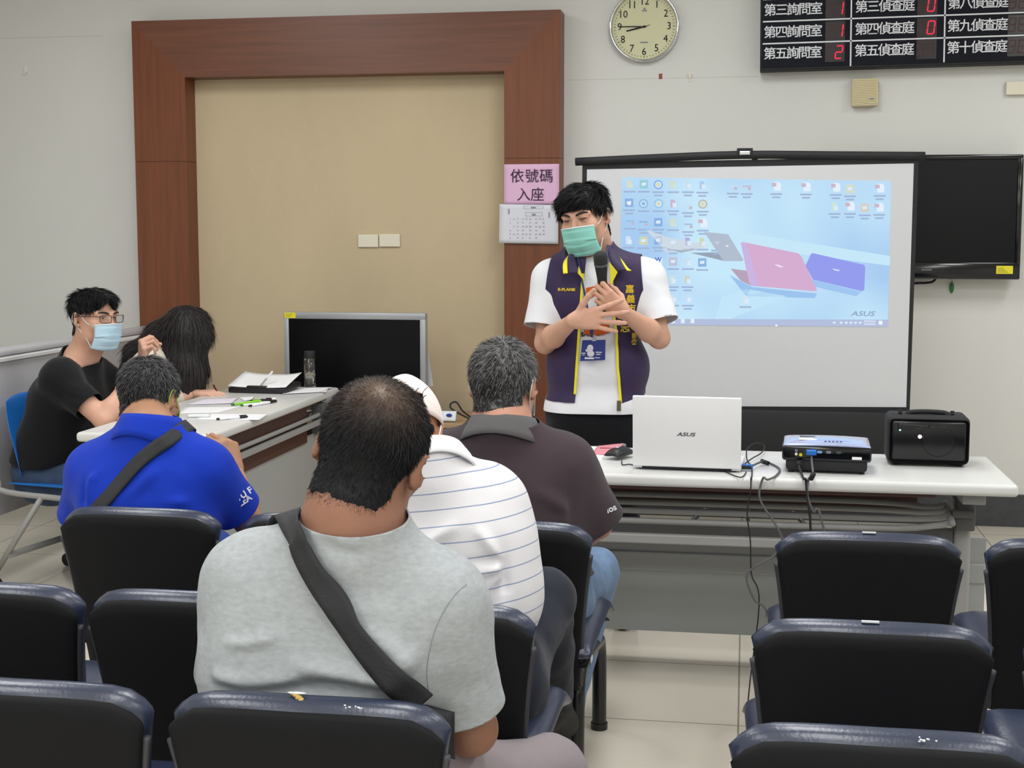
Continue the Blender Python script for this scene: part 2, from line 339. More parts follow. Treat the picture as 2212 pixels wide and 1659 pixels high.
cs = sheet('seating_plan', [(1079, 441), (1206, 443), (1206, 527), (1078, 525)], YF - .0095, mat('cool_white_paper', '#dfe1ea', .8), .003)
thing('', 'white printed seating plan sheet taped below the pink notice', 'paper sheet', o=cs)
pr = MB(); Yp = YF - .0143
def pbox(px0, py0, px1, py1): a, b = W(px0, py1, Yp), W(px1, py0, Yp); pr.box(a.x, b.x, Yp - .0003, Yp, a.z, b.z)
for (a, b, c_, d) in ((1131, 445, 1173, 450), (1135, 458, 1171, 466)):
    for e in ((a, b, c_, b + .5), (a, d, c_, d + .5), (a, b, a + .5, d), (c_, b, c_ + .5, d)): pbox(*e)
pbox(1147, 447, 1157, 449); pbox(1149, 462, 1157, 464.5); pbox(1098, 451, 1100, 462); pbox(1185, 458, 1187, 470)
nx = [1102, 1110, 1118, 1129, 1137, 1145, 1158, 1166, 1174]; k = 0
for j, y in enumerate((473, 481, 489.5, 498, 506, 514)):
    for i, x in enumerate(nx):
        if (j in (1, 3, 5) and i in (1, 4, 7)) or (j == 2 and i == 0) or (j == 5 and i > 6): continue
        text('seat_number', str(1 + (i * 5 + j) % 49), .0105, 'inkg', cs, W(x, y, Yp), XR, ZU, .0002)
pr.obj('printed_box', 'inkg', cs)
# ---------------------------------------------------------------- wall television at right
def wall_tv():
    Y = YW - .1; q = [W(1800, 343, Y), W(2204.5, 333, Y), W(2197, 604, Y), W(1800, 601, Y)]
    rt = (q[2] - q[3]).normalized(); up = V((0, 0, 1)); up = (up - rt * up.dot(rt)).normalized(); o0 = q[3]; wd = (q[2] - q[3]).length + .008; hh = (q[1] - q[2]).length
    t = thing('wall_television', 'black flat television on the wall half hidden behind the projection screen', 'television', (o0.x + wd / 2, YW, o0.z))
    tilt = Matrix.Rotation(math.radians(-2.0), 4, 'X')
    mx = Matrix(((rt.x, 0, up.x, o0.x), (rt.y, 1, up.y, o0.y), (rt.z, 0, up.z, o0.z), (0, 0, 0, 1))) @ tilt
    fr = MB(); b = .026
    fr.box(0, wd, -.03, .03, 0, .085, .008, 2, mx).box(0, wd, -.03, .03, hh - b, hh, .008, 2, mx).box(0, b, -.03, .03, .07, hh - b * .7, .006, 2, mx).box(wd - b, wd, -.03, .03, .07, hh - b * .7, .006, 2, mx)
    fr.obj('bezel', 'blackg', t, 'auto')
    MB().box(b * .8, wd - b * .8, -.02, .028, .08, hh - b * .8, 0, 1, mx).obj('screen', 'screen_off', t)
    MB().box(.1, wd - .1, .028, .06, .05, hh - .06, .01, 1, mx).obj('back_cover', 'blackm', t)
    st = MB().box(wd - .115, wd - .035, -.0312, -.03, .028, .068, 0, 1, mx).obj('label_sticker', 'yellow', t)
    ln = MB()
    for k in range(3): ln.box(wd - .108, wd - .06 - .01 * k, -.0318, -.0311, .036 + k * .009, .039 + k * .009, 0, 1, mx)
    ln.obj('sticker_print', mat('olive_print', '#8f8420', .7), st)
    MB().box(wd * .475, wd * .475 + .05, -.0312, -.03, .042, .049, 0, 1, mx).obj('maker_mark', mat('mark_grey', '#6c6d70', .4), t)
    MB().box(wd / 2 - .1, wd / 2 + .1, .055, .1, hh / 2 - .12, hh / 2 + .12).obj('wall_bracket', 'blackm', t)
    cd = MB(); a = W(1976, 612, YW - .02); b2 = W(2018, 606, YW - .04)
    cd.tube([(a.x - .15, a.y, a.z - .02), a, W(2000, 611, YW - .03), b2, b2 + V((.03, .02, .06))], .006, 8)
    cd.obj('power_cable', 'blackm', t, True)
    c = W(2056, 622, YW - .012); tg = MB().tube([W(2057, 606, YW - .02), W(2056.5, 614, YW - .014)], .0015, 6).sph(c, (.011, .006, .028), 12)
    thing('', 'green plastic tag dangling under the wall television', 'tag', o=tg.obj('hanging_tag', 'green', smooth=True))
wall_tv()
# ---------------------------------------------------------------- projection screen
YS = 6.5
def projector_screen():
    base = W(1620, 920, YS); t = thing('projection_screen', 'portable white projection screen with black border on a stand showing a computer desktop', 'projection screen', (base.x, YS, 0))
    P = lambda x, y, d=0.0: W(x, y, YS) + V((0, -d, 0))
    th = (0, .004, 0)
    MB().prism([P(1258, 352), P(1985, 338), P(1965, 890), P(1252, 890)], th).obj('black_border', 'blackm', t)
    MB().prism([P(1268, 366, .001), P(1974, 353, .001), P(1957.5, 879.5, .001), P(1262, 876, .001)], (0, .0008, 0)).obj('white_fabric', 'canvas', t)
    bar = MB(); pts = [(1243, 349.5), (1400, 342), (1600, 334.5), (1800, 335.5), (1998, 337)]
    bar.tube([P(*p) for p in pts], .019, 10, 3).obj('top_bar', 'blackm', t, True)
    h = P(1609, 328)
    MB().box(h.x - .036, h.x + .036, YS - .02, YS + .02, h.z - .012, h.z + .016, .003).obj('hook_bracket', 'blackm', t)
    MB().box(h.x - .024, h.x + .024, YS - .026, YS + .02, h.z - .016, h.z + .002, .003).obj('hook_clip', 'chrome', t)
    a, b = P(1250, 955), P(1966, 955)
    MB().box(a.x, b.x, YS - .035, YS + .035, a.z - .05, P(1600, 884).z, .012, 2).obj('roller_case', 'blackm', t, 'auto')
    pl = MB().cyl((base.x, YS + .05, .32), (base.x, YS + .05, h.z - .01), .014).cyl((base.x, YS + .05, .25), (base.x, YS + .05, .9), .02); pl.obj('stand_pole', 'steel', t, True)
    for k in range(3):
        a_ = PI / 2 + k * 2 * PI / 3; MB().tube([(base.x, YS + .05, .42), (base.x + .5 * math.cos(a_), YS + .05 + .42 * math.sin(a_), .012)], .011, 10, 0).obj('leg', 'steel', t, True)
    # projected picture: a flat layer on the fabric that glows by the projector's light
    def em(name, c, k=1.0):
        return MATS.get(name) or mat(name, (0, 0, 0), .9, spec=0, emit=c, estr=k)
    pic = MB().prism([P(1343, 383, .0018), P(1925, 391, .0018), P(1917.5, 706, .0018), P(1337, 700, .0018)], (0, .0006, 0)).obj('projected_image', em('glow_sky', '#bcdcf6'), t)
    nt = MATS['glow_sky'].node_tree; b = nt.nodes['Principled BSDF']; tc = nt.nodes.new('ShaderNodeTexCoord'); nz = nt.nodes.new('ShaderNodeTexNoise'); rp = nt.nodes.new('ShaderNodeValToRGB')
    nz.inputs['Scale'].default_value = 1.7; nz.inputs['Detail'].default_value = 1.5; rp.color_ramp.elements[0].position = .36; rp.color_ramp.elements[1].position = .62
    rp.color_ramp.elements[0].color = lin('#a9cdf2'); rp.color_ramp.elements[1].color = lin('#c8e9fb')
    nt.links.new(tc.outputs['Object'], nz.inputs['Vector']); nt.links.new(nz.outputs['Fac'], rp.inputs[0]); nt.links.new(rp.outputs[0], b.inputs['Emission Color'])
    def shp(name, pts, c, lay, mname=None):
        o = MB().prism([P(x, y, .0018 + .0003 * lay) for x, y in pts], (0, .0002, 0)).obj(name, em(mname or 'glow_' + c.strip('#'), c), pic); return o
    # wallpaper shapes
    shp('light_streak', [(1480, 492), (1640, 508), (1923, 553), (1922, 574), (1700, 545), (1480, 512)], '#c6e8f9', 1)
    shp('pale_reflection', [(1560, 640), (1613, 624), (1700, 640), (1540, 704)], '#c4e6fa', 1)
    shp('table_shadow', [(1576, 594), (1625, 620), (1765, 634), (1760, 644), (1612, 640)], '#9cc4ee', 1)
    shp('table_shadow', [(1754, 604), (1860, 630), (1850, 640), (1740, 615)], '#a0c6f2', 1)
    shp('pictured_laptop', [(1394, 494), (1440, 512), (1530, 530), (1500, 543), (1440, 545)], '#cfdbe6', 2)
    shp('pictured_laptop', [(1400, 524), (1460, 541), (1512, 537), (1470, 546)], '#a9b6c2', 3)
    shp('pictured_laptop', [(1521, 501), (1573, 506), (1606, 561), (1604, 564), (1563, 564)], '#b2bfd0', 3)
    shp('pictured_laptop', [(1491, 546), (1552, 545), (1565, 564)], '#9aa6b8', 2)
    shp('pictured_laptop', [(1600, 524), (1606, 523), (1724, 547), (1731, 554), (1765, 627), (1758, 629), (1622, 617), (1618, 610)], '#d5aed2', 4)
    shp('pictured_laptop', [(1578, 580), (1613, 585), (1622, 617), (1600, 606)], '#b9a4bb', 3)
    shp('pictured_laptop', [(1600, 524), (1612, 526), (1638, 615), (1622, 617)], '#c9b6e4', 5)
    shp('pictured_laptop', [(1752, 548), (1757, 547), (1866, 572), (1869, 577), (1867, 626), (1862, 629), (1756, 604), (1740, 574)], '#959dee', 3)
    shp('lid_mark', [(1672, 571), (1682, 572), (1693, 577), (1684, 577)], '#f4e6f6', 6); shp('lid_mark', [(1798, 580), (1814, 583), (1812, 586), (1802, 584)], '#d6dcfa', 6)
    shp('lid_mark', [(1567, 530), (1574, 530), (1573, 533), (1568, 532)], '#eef2fa', 6)
    shp('taskbar', [(1338, 688.5), (1919, 690.5), (1918, 706), (1337.5, 701)], '#b4c0dd', 2)
    for x in (1454, 1475, 1496): shp('taskbar_icon', [(x - 4, 689), (x + 4, 689), (x + 4, 698), (x - 4, 698)], '#e4eefa', 3)
    for x in (1802, 1817, 1828, 1838, 1848, 1858): shp('taskbar_icon', [(x - 3, 695), (x + 3, 694), (x + 3, 699), (x - 3, 700)], '#dbe5f6', 3)
    shp('taskbar_icon', [(1898, 693), (1906, 693), (1906, 701), (1898, 701)], '#f2f8ff', 3); shp('taskbar_icon', [(1866, 692), (1891, 692.5), (1891, 696), (1866, 695.5)], '#d6e0f2', 3); shp('taskbar_icon', [(1866, 698), (1891, 698.5), (1891, 702), (1866, 701.5)], '#d6e0f2', 3)
    shp('cursor', [(1675, 701), (1679, 701), (1679, 705), (1675, 705)], '#ffffff', 4)
    gm = em('glow_logo', '#93a9c6'); text('logo_lettering', 'ASUS', .031, gm, pic, P(1863, 678, .003), XR, ZU, .0002, sx=1.45, shear=.25, bold=.0006)
    # desktop icons: coloured tile, white glyph, blurred caption
    def fade(c):
        return '#%02x%02x%02x' % tuple(int(int(c[i:i + 2], 16) * .62 + v * .38) for i, v in ((1, 190), (3, 220), (5, 245)))
    def icon(x, y, c, kind, lines=2):
        warm = c; c = fade(c); c2 = '#dcebfa'
        if kind == 'sq': shp('desktop_icon', [(x - 9, y - 9), (x + 9, y - 9), (x + 9, y + 9), (x - 9, y + 9)], c, 2); shp('icon_glyph', [(x - 5, y - 3), (x + 5, y - 4), (x + 4, y + 3), (x - 5, y + 3)], c2, 3)
        elif kind == 'doc': shp('desktop_icon', [(x - 5, y - 10), (x + 6, y - 10), (x + 10, y - 5), (x + 10, y + 9), (x - 5, y + 9)], '#e4f1fd', 2); shp('icon_glyph', [(x - 10, y - 8), (x, y - 8), (x, y), (x - 10, y)], c, 3)
        elif kind == 'fold': shp('desktop_icon', [(x - 6, y - 9), (x + 4, y - 8), (x + 5, y + 9), (x - 6, y + 8)], c, 2); shp('icon_glyph', [(x - 1, y - 2), (x + 7, y - 1), (x + 7, y + 8), (x - 1, y + 8)], '#cde4d6' if warm > '#e' else c2, 3)
        elif kind == 'ring':
            ring = lambda r: [(x + r * math.cos(a), y + r * math.sin(a)) for a in [PI * k / 8 for k in range(16)]]
            shp('desktop_icon', ring(10), c, 2); shp('icon_glyph', ring(7), '#cfe8fb', 3); shp('icon_glyph', ring(4), fade('#f0d878') if warm != '#79a6d2' else '#8fb8e0', 4)
        elif kind == 'flat': shp('desktop_icon', [(x - 9, y - 2), (x + 9, y - 2), (x + 9, y + 1), (x - 9, y + 1)], c, 2); shp('icon_glyph', [(x + 3, y + 2), (x + 9, y + 2), (x + 9, y + 8), (x + 3, y + 8)], fade('#cf9fb0'), 3)
        for k in range(lines):
            w_ = (13, 9)[k]; shp('icon_caption', [(x - w_, y + 14.5 + 7 * k), (x + w_, y + 14.5 + 7 * k), (x + w_ * .95, y + 18 + 7 * k), (x - w_ * .96, y + 18 + 7 * k)], '#a3b6d6', 2)
    Yw, Bl, Tl, Wh, Rd = '#e6dfae', '#6f97d8', '#86c6c4', '#d3e0ee', '#d6a3b0'
    for x, y, c, k, l in [(1360, 398, Yw, 'fold', 1), (1391, 398, Tl, 'sq', 1), (1422, 399, Bl, 'ring', 2), (1454, 399, Yw, 'fold', 1), (1486, 399, Wh, 'fold', 2), (1517, 400, '#a9c4e4', 'fold', 2), (1583, 402, Wh, 'flat', 2), (1613, 403, Rd, 'flat', 2), (1677, 403, Rd, 'doc', 2), (1741, 404, Rd, 'doc', 2), (1805, 405, Rd, 'doc', 2), (1836, 408, Yw, 'sq', 2), (1900, 407, Rd, 'doc', 2),
                         (1359, 438, Bl, 'sq', 2), (1390, 440, '#79a6d2', 'ring', 1), (1423, 440, '#8fb4e0', 'ring', 1), (1454, 440, Rd, 'fold', 2), (1486, 444, Wh, 'flat', 2), (1518, 441, '#c9a27a', 'ring', 2), (1803, 446, '#d6ecc8', 'fold', 2), (1836, 446, Rd, 'doc', 2), (1868, 449, '#e9c9a4', 'sq', 2), (1899, 448, Rd, 'doc', 2),
                         (1361, 478, '#7fb4d8', 'flat', 1), (1390, 480, '#6f9fd6', 'flat', 2), (1422, 480, Bl, 'sq', 2), (1454, 481, Yw, 'fold', 1), (1487, 485, '#9ab0cc', 'flat', 2), (1518, 482, Rd, 'doc', 2),
                         (1358, 519, '#dfeaf6', 'fold', 1), (1390, 520, '#d9d48e', 'sq', 1), (1422, 519, Bl, 'sq', 2), (1454, 524, Wh, 'sq', 2), (1486, 522, '#b290c8', 'fold', 1), (1517, 523, '#d8d68a', 'fold', 1), (1549, 525, '#ece08a', 'sq', 2),
                         (1454, 565, '#c4b4c4', 'sq', 1), (1486, 565, Wh, 'fold', 1), (1517, 567, '#6fa0d4', 'sq', 1), (1453, 604, '#d8e6d8', 'fold', 2), (1485, 604, '#d9cfa8', 'fold', 2), (1454, 644, Wh, 'fold', 1), (1486, 644, Wh, 'fold', 2), (1610, 647, '#dcecec', 'fold', 1)]: icon(x, y, c, k, l)
    shp('desktop_icon', [(1416, 557), (1431, 557), (1431, 572), (1416, 572)], '#dceafa', 2); text('icon_letter', 'W', .028, em('glow_letter', '#4a78c8'), pic, P(1422, 561, .003), XR, ZU, .0002, bold=.001)
    text('icon_letter', 'e', .034, em('glow_white', '#e9f3fc'), pic, P(1359, 438, .0032), XR, ZU, .0002, bold=.0012)
projector_screen()
# ================================================================ linked seats
def seat_meshes():
    hw = lambda v: .186 + .036 * ((v + 1) / 2) ** 1.6
    def back(off, zt, zb, k=1.0):
        def fn(u, v):
            t = (v + 1) / 2; x = hw(v) * k * u; z = zb + (zt - zb) * t - .018 * t * u * u * abs(u) - .03 * t ** 6 * max(0, (abs(u) - .74) / .26) ** 2
            y = .105 - .13 * t + .03 * t * t + .03 * u * u * (.4 + .6 * t) + off; return V((x, y, z))
        return fn
    c = MB().pillow(back(.022, .788, .37), 17, 15, .033, 11, 11); cm = c.obj('backrest', 'navy', None, True)
    s = MB().pillow(back(-.010, .774, .33, .985), 15, 13, .013, 40, 40); sm = s.obj('back_shell', 'shell', None, True)
    e = MB(); f = back(-.002, .764, .34, .992); fd = [V(f(1, v)) for v in np.linspace(-1, .90, 9)]; fl = [V(f(-1, v)) for v in np.linspace(-1, .90, 9)]
    em_ = e.tube(fd, .0075, 6, 3).obj('edge_trim', 'shelledge', None, True); el_ = MB().tube(fl, .0075, 6, 3).obj('edge_trim', 'shelledge', None, True)
    def st(u, v):
        t = (v + 1) / 2; k = 1 - .08 * (1 - t); return V((.235 * u * k, .07 + .45 * t, .425 + .05 * t - .055 * max(0, t - .72) ** 2 * 12 + .008 * u * u))
    q = MB().pillow(st, 15, 15, .036, 7, 8); qm = q.obj('seat', 'navy', None, True)
    p = MB().pillow(lambda u, v: st(u * .95, v * .95) + V((0, -.005, -.032)), 9, 9, .012, 20, 20); pm = p.obj('seat_pan', 'shell', None, True)
    out = [o.data for o in (cm, sm, em_, qm, pm, el_)]
    for o in (cm, sm, em_, qm, pm, el_): bpy.data.objects.remove(o)
    return out
SM = seat_meshes()
def mobj(name, me, parent, loc):
    o = bpy.data.objects.new(name, me); COL.objects.link(o); o.parent = parent; o.location = loc; return o
def leg(t, x, tape=False, fy=.74):
    pts = [(x, fy, .0), (x, fy - .005, .2), (x, fy - .04, .285), (x, fy - .12, .305), (x, .30, .352), (x, .20, .345), (x, .155, .27), (x, .15, 0)]
    m = MB().tube(pts, .022, 12, 5); m.cyl((x, fy, 0), (x, fy, .02), .026).cyl((x, .15, 0), (x, .15, .02), .026)
    o = m.obj('leg', 'steel', None, 'auto'); o.parent = t
    if tape:
        q = MB().tube([(x, .335, .347), (x, .28, .353)], .0235, 12, 2, False).obj('silver_tape', 'tornw', None, True); q.parent = o
def bench(label, centers, x0, y0, legs, tape=None, shift=None):
    t = thing('linked_seat_bench', label, 'waiting bench', (x0, y0, 0), 'linked navy and black waiting seats in rows')
    for i, c in enumerate(centers):
        b = mobj('backrest', SM[0], t, (c, (shift or {}).get(i, 0), 0)); mobj('back_shell', SM[1], b, (0, 0, 0)); mobj('edge_trim', SM[2], b, (0, 0, 0)); mobj('edge_trim', SM[5], b, (0, 0, 0))
        s = mobj('seat', SM[3], t, (c, 0, 0)); mobj('seat_pan', SM[4], s, (0, 0, 0))
        br = MB().box(c - .1, c + .1, .18, .44, .345, .372, .004).box(c - .04, c - .02, .16, .46, .325, .37).box(c + .02, c + .04, .16, .46, .325, .37)
        br.prism([(c - .03, .1, .30), (c - .03, .20, .30), (c - .03, .135, .44), (c - .03, .105, .44)], (.06, 0, 0))
        o = br.obj('seat_bracket', 'steel'); o.parent = t
    o = MB().box(legs[0] - .01, legs[-1] + .01, .27, .33, .285, .335, .005).obj('beam', 'steel'); o.parent = t
    for x in legs: leg(t, x, tape == x, .74 if y0 > 3 else .50)
    return t
def patch(t, x, y, z, kind, sc=1.0):
    m = MB(); R = random.Random(int(x * 1000))
    if kind == 'tear':
        for k in range(7): m.sph((x + (k - 3) * .0045, y - .003 * k * .5 + .006, z - .0022 * (k ** 1.35)), (.006, .005 + .002 * (k > 3), .0025 + .001 * k), 8)
        o = m.obj('torn_patch', 'torn', None, True); o.parent = t
        o2 = MB().sph((x - .008, y + .006, z + .001), (.016, .005, .0015), 8).obj('torn_backing', 'tornw', None, True); o2.parent = t
    elif kind == 'strip':
        o = m.box(x - .016 * sc, x + .016 * sc, y - .003, y + .003, z - .003, z + .0003).obj('worn_mark', 'tornw'); o.parent = t
    else:
        for k in range(9): m.sph((x + R.uniform(-.045, .045) * sc, y + R.uniform(-.006, .004), z + R.uniform(-.004, .0005)), (R.uniform(.001, .003), .0018, .0012), 6)
        o = m.obj('worn_mark', 'tornw', None, True); o.parent = t; o['kind'] = 'stuff'
YA, YBk, YC = 3.365, 2.565, 1.985
bA = bench('front left bench of navy seats, holding the men in blue and in brown polo', [-.508, -.005, .475], -1.065, YA, [-.66, 0.0, .645], .645)
bB = bench('middle left bench of three linked navy seats under the man in the striped shirt', [-.48, -.022, .462], -1.075, YBk, [-.66, 0.0, .645])
bC = bench('nearest left bench of navy seats under the man in grey, vinyl torn on one backrest', [-.505, -.03, .445], -1.125, YC, [-.66, 0.0, .645])
bC.scale = (1.03, 1, 1)
bD = bench('empty right bench of linked navy seats directly in front of the white table', [0, .494, .988], .303, YA, [-.15, .74, 1.2])
bE = bench('empty right bench of linked navy seats second from the white table', [0, .494, .988], .243, YBk, [-.15, .74, 1.2])
bF = bench('empty right bench of linked navy seats nearest the camera, white crack in its vinyl top', [0, .494, .988], .208, YC, [-.15, .74, 1.2])
patch(bC, .442, .022, .792, 'tear'); patch(bC, .53, -.002, .788, 'flakes', .3); patch(bC, -.10, -.004, .786, 'flakes'); patch(bB, .06, -.004, .784, 'flakes')
patch(bD, 0, .022, .7905, 'strip'); patch(bE, -.005, .022, .7905, 'strip'); patch(bF, .06, .006, .786, 'flakes', .35)
# ================================================================ white table in front
def ftable():
    X0, X1, Y0, Y1, Z = -.98, .825, 4.335, 4.905, .75
    t = thing('folding_table', 'long white folding table carrying the laptop, projector and black loudspeaker', 'table', ((X0 + X1) / 2, (Y0 + Y1) / 2, 0))
    MB().box(X0, X1, Y0, Y1, Z - .038, Z, .013, 4).obj('tabletop', 'top', t, 'auto')
    for x in (X0 + .12, X1 - .12):
        m = MB().box(x - .028, x + .028, 4.60, 4.66, .05, Z - .04, .012, 3).box(x - .03, x + .03, Y0 + .03, Y1 - .03, .03, .065, .012, 3).box(x - .035, x + .035, Y0 + .06, Y1 - .08, Z - .075, Z - .038, .004)
        l = m.obj('leg', 'grey', t, 'auto')
        f = MB()
        for y in (Y0 + .06, Y1 - .06): f.cyl((x, y, 0), (x, y, .032), .022)
        f.obj('foot', 'blackm', l, True)
        MB().box(x - .03, x + .03, 4.545, 4.60, .56, .70, .006).cyl((x - .045, 4.53, .62), (x + .02, 4.53, .62), .014).cyl((x - .04, 4.56, .675), (x + .0, 4.56, .675), .01).obj('fold_bracket', 'greyd', l, 'auto')
    sh = MB()
    for k, (y, z) in enumerate(((4.43, .585), (4.52, .60), (4.61, .61), (4.70, .62))):
        a, b = X0 + .16, X1 - .17; s = .05 + .02 * k
        sh.tube([(a, y, z + .05), (a + .01, y, z + .01), (a + .07, y, z), (b - .3, y, z), (b - .06, y - (y - 4.56) * .5, z), (b - .0, y - (y - 4.56) * .6, z + .012)], .0105, 8, 4)
    sh.tube([(X1 - .17, 4.48, .597), (X1 - .17, 4.66, .63)], .011, 8, 0)
    sh.obj('wire_shelf', 'grey', t, True)
    MB().box(X0 + .14, X1 - .24, 4.80, 4.812, .56, Z - .04).box(X0 + .14, X1 - .24, 4.36, 4.81, Z - .05, Z - .039).obj('under_board', 'brown', t)
    MB().box(X0 + .15, X1 - .22, 4.40, 4.43, .515, .545, .004).obj('stretcher_bar', 'grey', t)
    MB().box(X0 + .13, X1 - .15, 4.595, 4.625, .50, .555, .004).obj('cross_bar', 'greyd', t)
    MB().box(X0 + .02, X1 + .0, 4.862, 4.872, .095, .475, .002).box(X0 + .02, X1, 4.853, 4.873, .315, .385, .006).obj('modesty_panel', 'greyp', t)
    br = MB()
    for x in (X0 + .12, X1 - .12): br.box(x - .02, x + .02, 4.65, 4.865, .39, .43)
    br.obj('panel_bracket', 'grey', t)
ftable()
TZ = .7505
# ---------------------------------------------------------------- things on the white table
def laptop():
    a, b = Wz(1376, 1003, .765), Wz(1592, 1012, .765); rt = (b - a).normalized(); rt.z = 0; wd = .345
    c = (a + b) / 2; ang = math.atan2(rt.y, rt.x) * .6; a = c - rt * wd / 2
    t = thing('laptop', 'open white laptop seen from behind its lid on the table', 'laptop', (c.x, c.y, TZ))
    B = Matrix.Translation(V((c.x, c.y, TZ))) @ Matrix.Rotation(ang, 4, 'Z')
    # base reaches away from the camera, the lid stands at the near edge
    MB().box(-wd / 2, wd / 2, .0, .235, .004, .02, .006, 3, B).obj('keyboard_base', 'white', t, 'auto')
    kb = MB()
    for r_ in range(5):
        for k in range(14): kb.box(-.15 + k * .0216, -.15 + k * .0216 + .018, .03 + r_ * .02, .03 + r_ * .02 + .017, .02, .0215, .001, 1, B)
    kb.obj('keys', 'blackm', t); MB().box(-.05, .05, .145, .21, .02, .0205, .001, 1, B).obj('touchpad', 'paper', t)
    h = .232; tl = B @ Matrix.Translation(V((0, -.004, .012))) @ Matrix.Rotation(math.radians(5), 4, 'X')
    lid = MB().box(-wd / 2, wd / 2, -.006, 0.003, 0, h, .0045, 3, tl).obj('lid', 'white', t, 'auto')
    MB().box(-wd / 2 + .006, wd / 2 - .006, .003, .0042, .012, h - .006, 0, 1, tl).obj('display', mat('lit_display', '#10182a', .2, emit='#9cc4ee', estr=.6), lid)
    MB().cyl(B @ V((-wd / 2 + .03, 0, .012)), B @ V((wd / 2 - .03, 0, .012)), .0075, seg=12).obj('hinge', 'blackm', t, True)
    o = tl @ V((-.002, -.0062, h * .47)); r_ = (tl.to_3x3() @ V((1, 0, 0))); u_ = tl.to_3x3() @ V((0, 0, 1))
    text('maker_lettering', 'ASUS', .0165, mat('dark_mark', '#50525a', .4), lid, o, r_, u_, .0004, sx=1.5, shear=.25, bold=.0004)
    f = MB()
    for x in (-.15, .15):
        for y in (.02, .2): f.cyl(B @ V((x, y, 0)), B @ V((x, y, .005)), .006)
    f.obj('foot', 'blackm', t)
    pl = MB().box(wd / 2, wd / 2 + .03, .03, .045, .006, .018, .002, 2, B); pl.obj('usb_receiver', 'blackm', t)
    return B, wd
LB, LW = laptop()
def mouse():
    c = Wz(1338, 982, TZ + .012); t = thing('computer_mouse', 'black corded computer mouse beside the laptop', 'mouse', (c.x, c.y, TZ))
    R = Matrix.Rotation(math.radians(-25), 4, 'Z')
    MB().pillow(lambda u, v: V((c.x, c.y, TZ + .013)) + R @ V((.031 * u * (1 - .1 * v * v), .056 * v, .012 * (1 - u * u) * (1 - .4 * v * v))), 11, 13, .014, 3, 3).obj('shell', 'black', t, True)
    p = V((c.x, c.y, TZ)); MB().cyl(p + R @ V((-.003, .034, .038)), p + R @ V((.003, .034, .038)), .007).obj('scroll_wheel', 'inkg', t, True)
    MB().box(-.006, .006, -.02, -.008, .0385, .0395, .001, 1, Matrix.Translation(p) @ R).obj('logo_mark', 'white_ink', t)
    pts = [Wz(x, y, TZ + .003) for x, y in ((1343, 995), (1345, 1004), (1360, 1003), (1386, 1007), (1400, 1004), (1415, 1000), (1428, 1001), (1436, 1006), (1465, 1008), (1492, 1013), (1500, 1012))]
    MB().tube(pts, .0018, 6, 5).obj('cord', 'blackm', t, True)
mouse()
def flatsheet(name, px, z, m, lab, cat='paper', lift=.0, group=None):
    q = [Wz(x, y, z) for x, y in px]; s = MB(); N = 8; G = {}
    for i in range(N + 1):
        for j in range(N + 1):
            u, v = i / N, j / N; p = (q[0] * (1 - u) + q[1] * u) * (1 - v) + (q[3] * (1 - u) + q[2] * u) * v
            p.z = z + lift * (u * u * .6 + .4 * math.sin(v * 4 + u * 3) ** 2 * u); G[i, j] = s.bm.verts.new(p)
    for i in range(N):
        for j in range(N): s.bm.faces.new((G[i, j], G[i + 1, j], G[i + 1, j + 1], G[i, j + 1]))
    o = s.obj(name, m, smooth=True); md = o.modifiers.new('thickness', 'SOLIDIFY'); md.thickness = .0006; md.offset = 1
    return thing(name, lab, cat, o=o, group=group)
flatsheet('paper_sheet', [(1262, 963), (1318, 965), (1300, 996), (1240, 992)], TZ, 'paper', 'white sheet lying under the red leaflet on the white table')
lf = flatsheet('leaflet', [(1292, 963), (1348, 959), (1330, 983), (1275, 982)], TZ + .001, 'red', 'red and pink printed leaflet on the white table by the mouse', 'leaflet', .004)
p = Wz(1312, 967, TZ + .0035); MB().box(p.x - .025, p.x + .02, p.y - .012, p.y - .004, p.z, p.z + .0006).obj('printed_line', mat('dark_red', '#9a3a48', .7), lf)
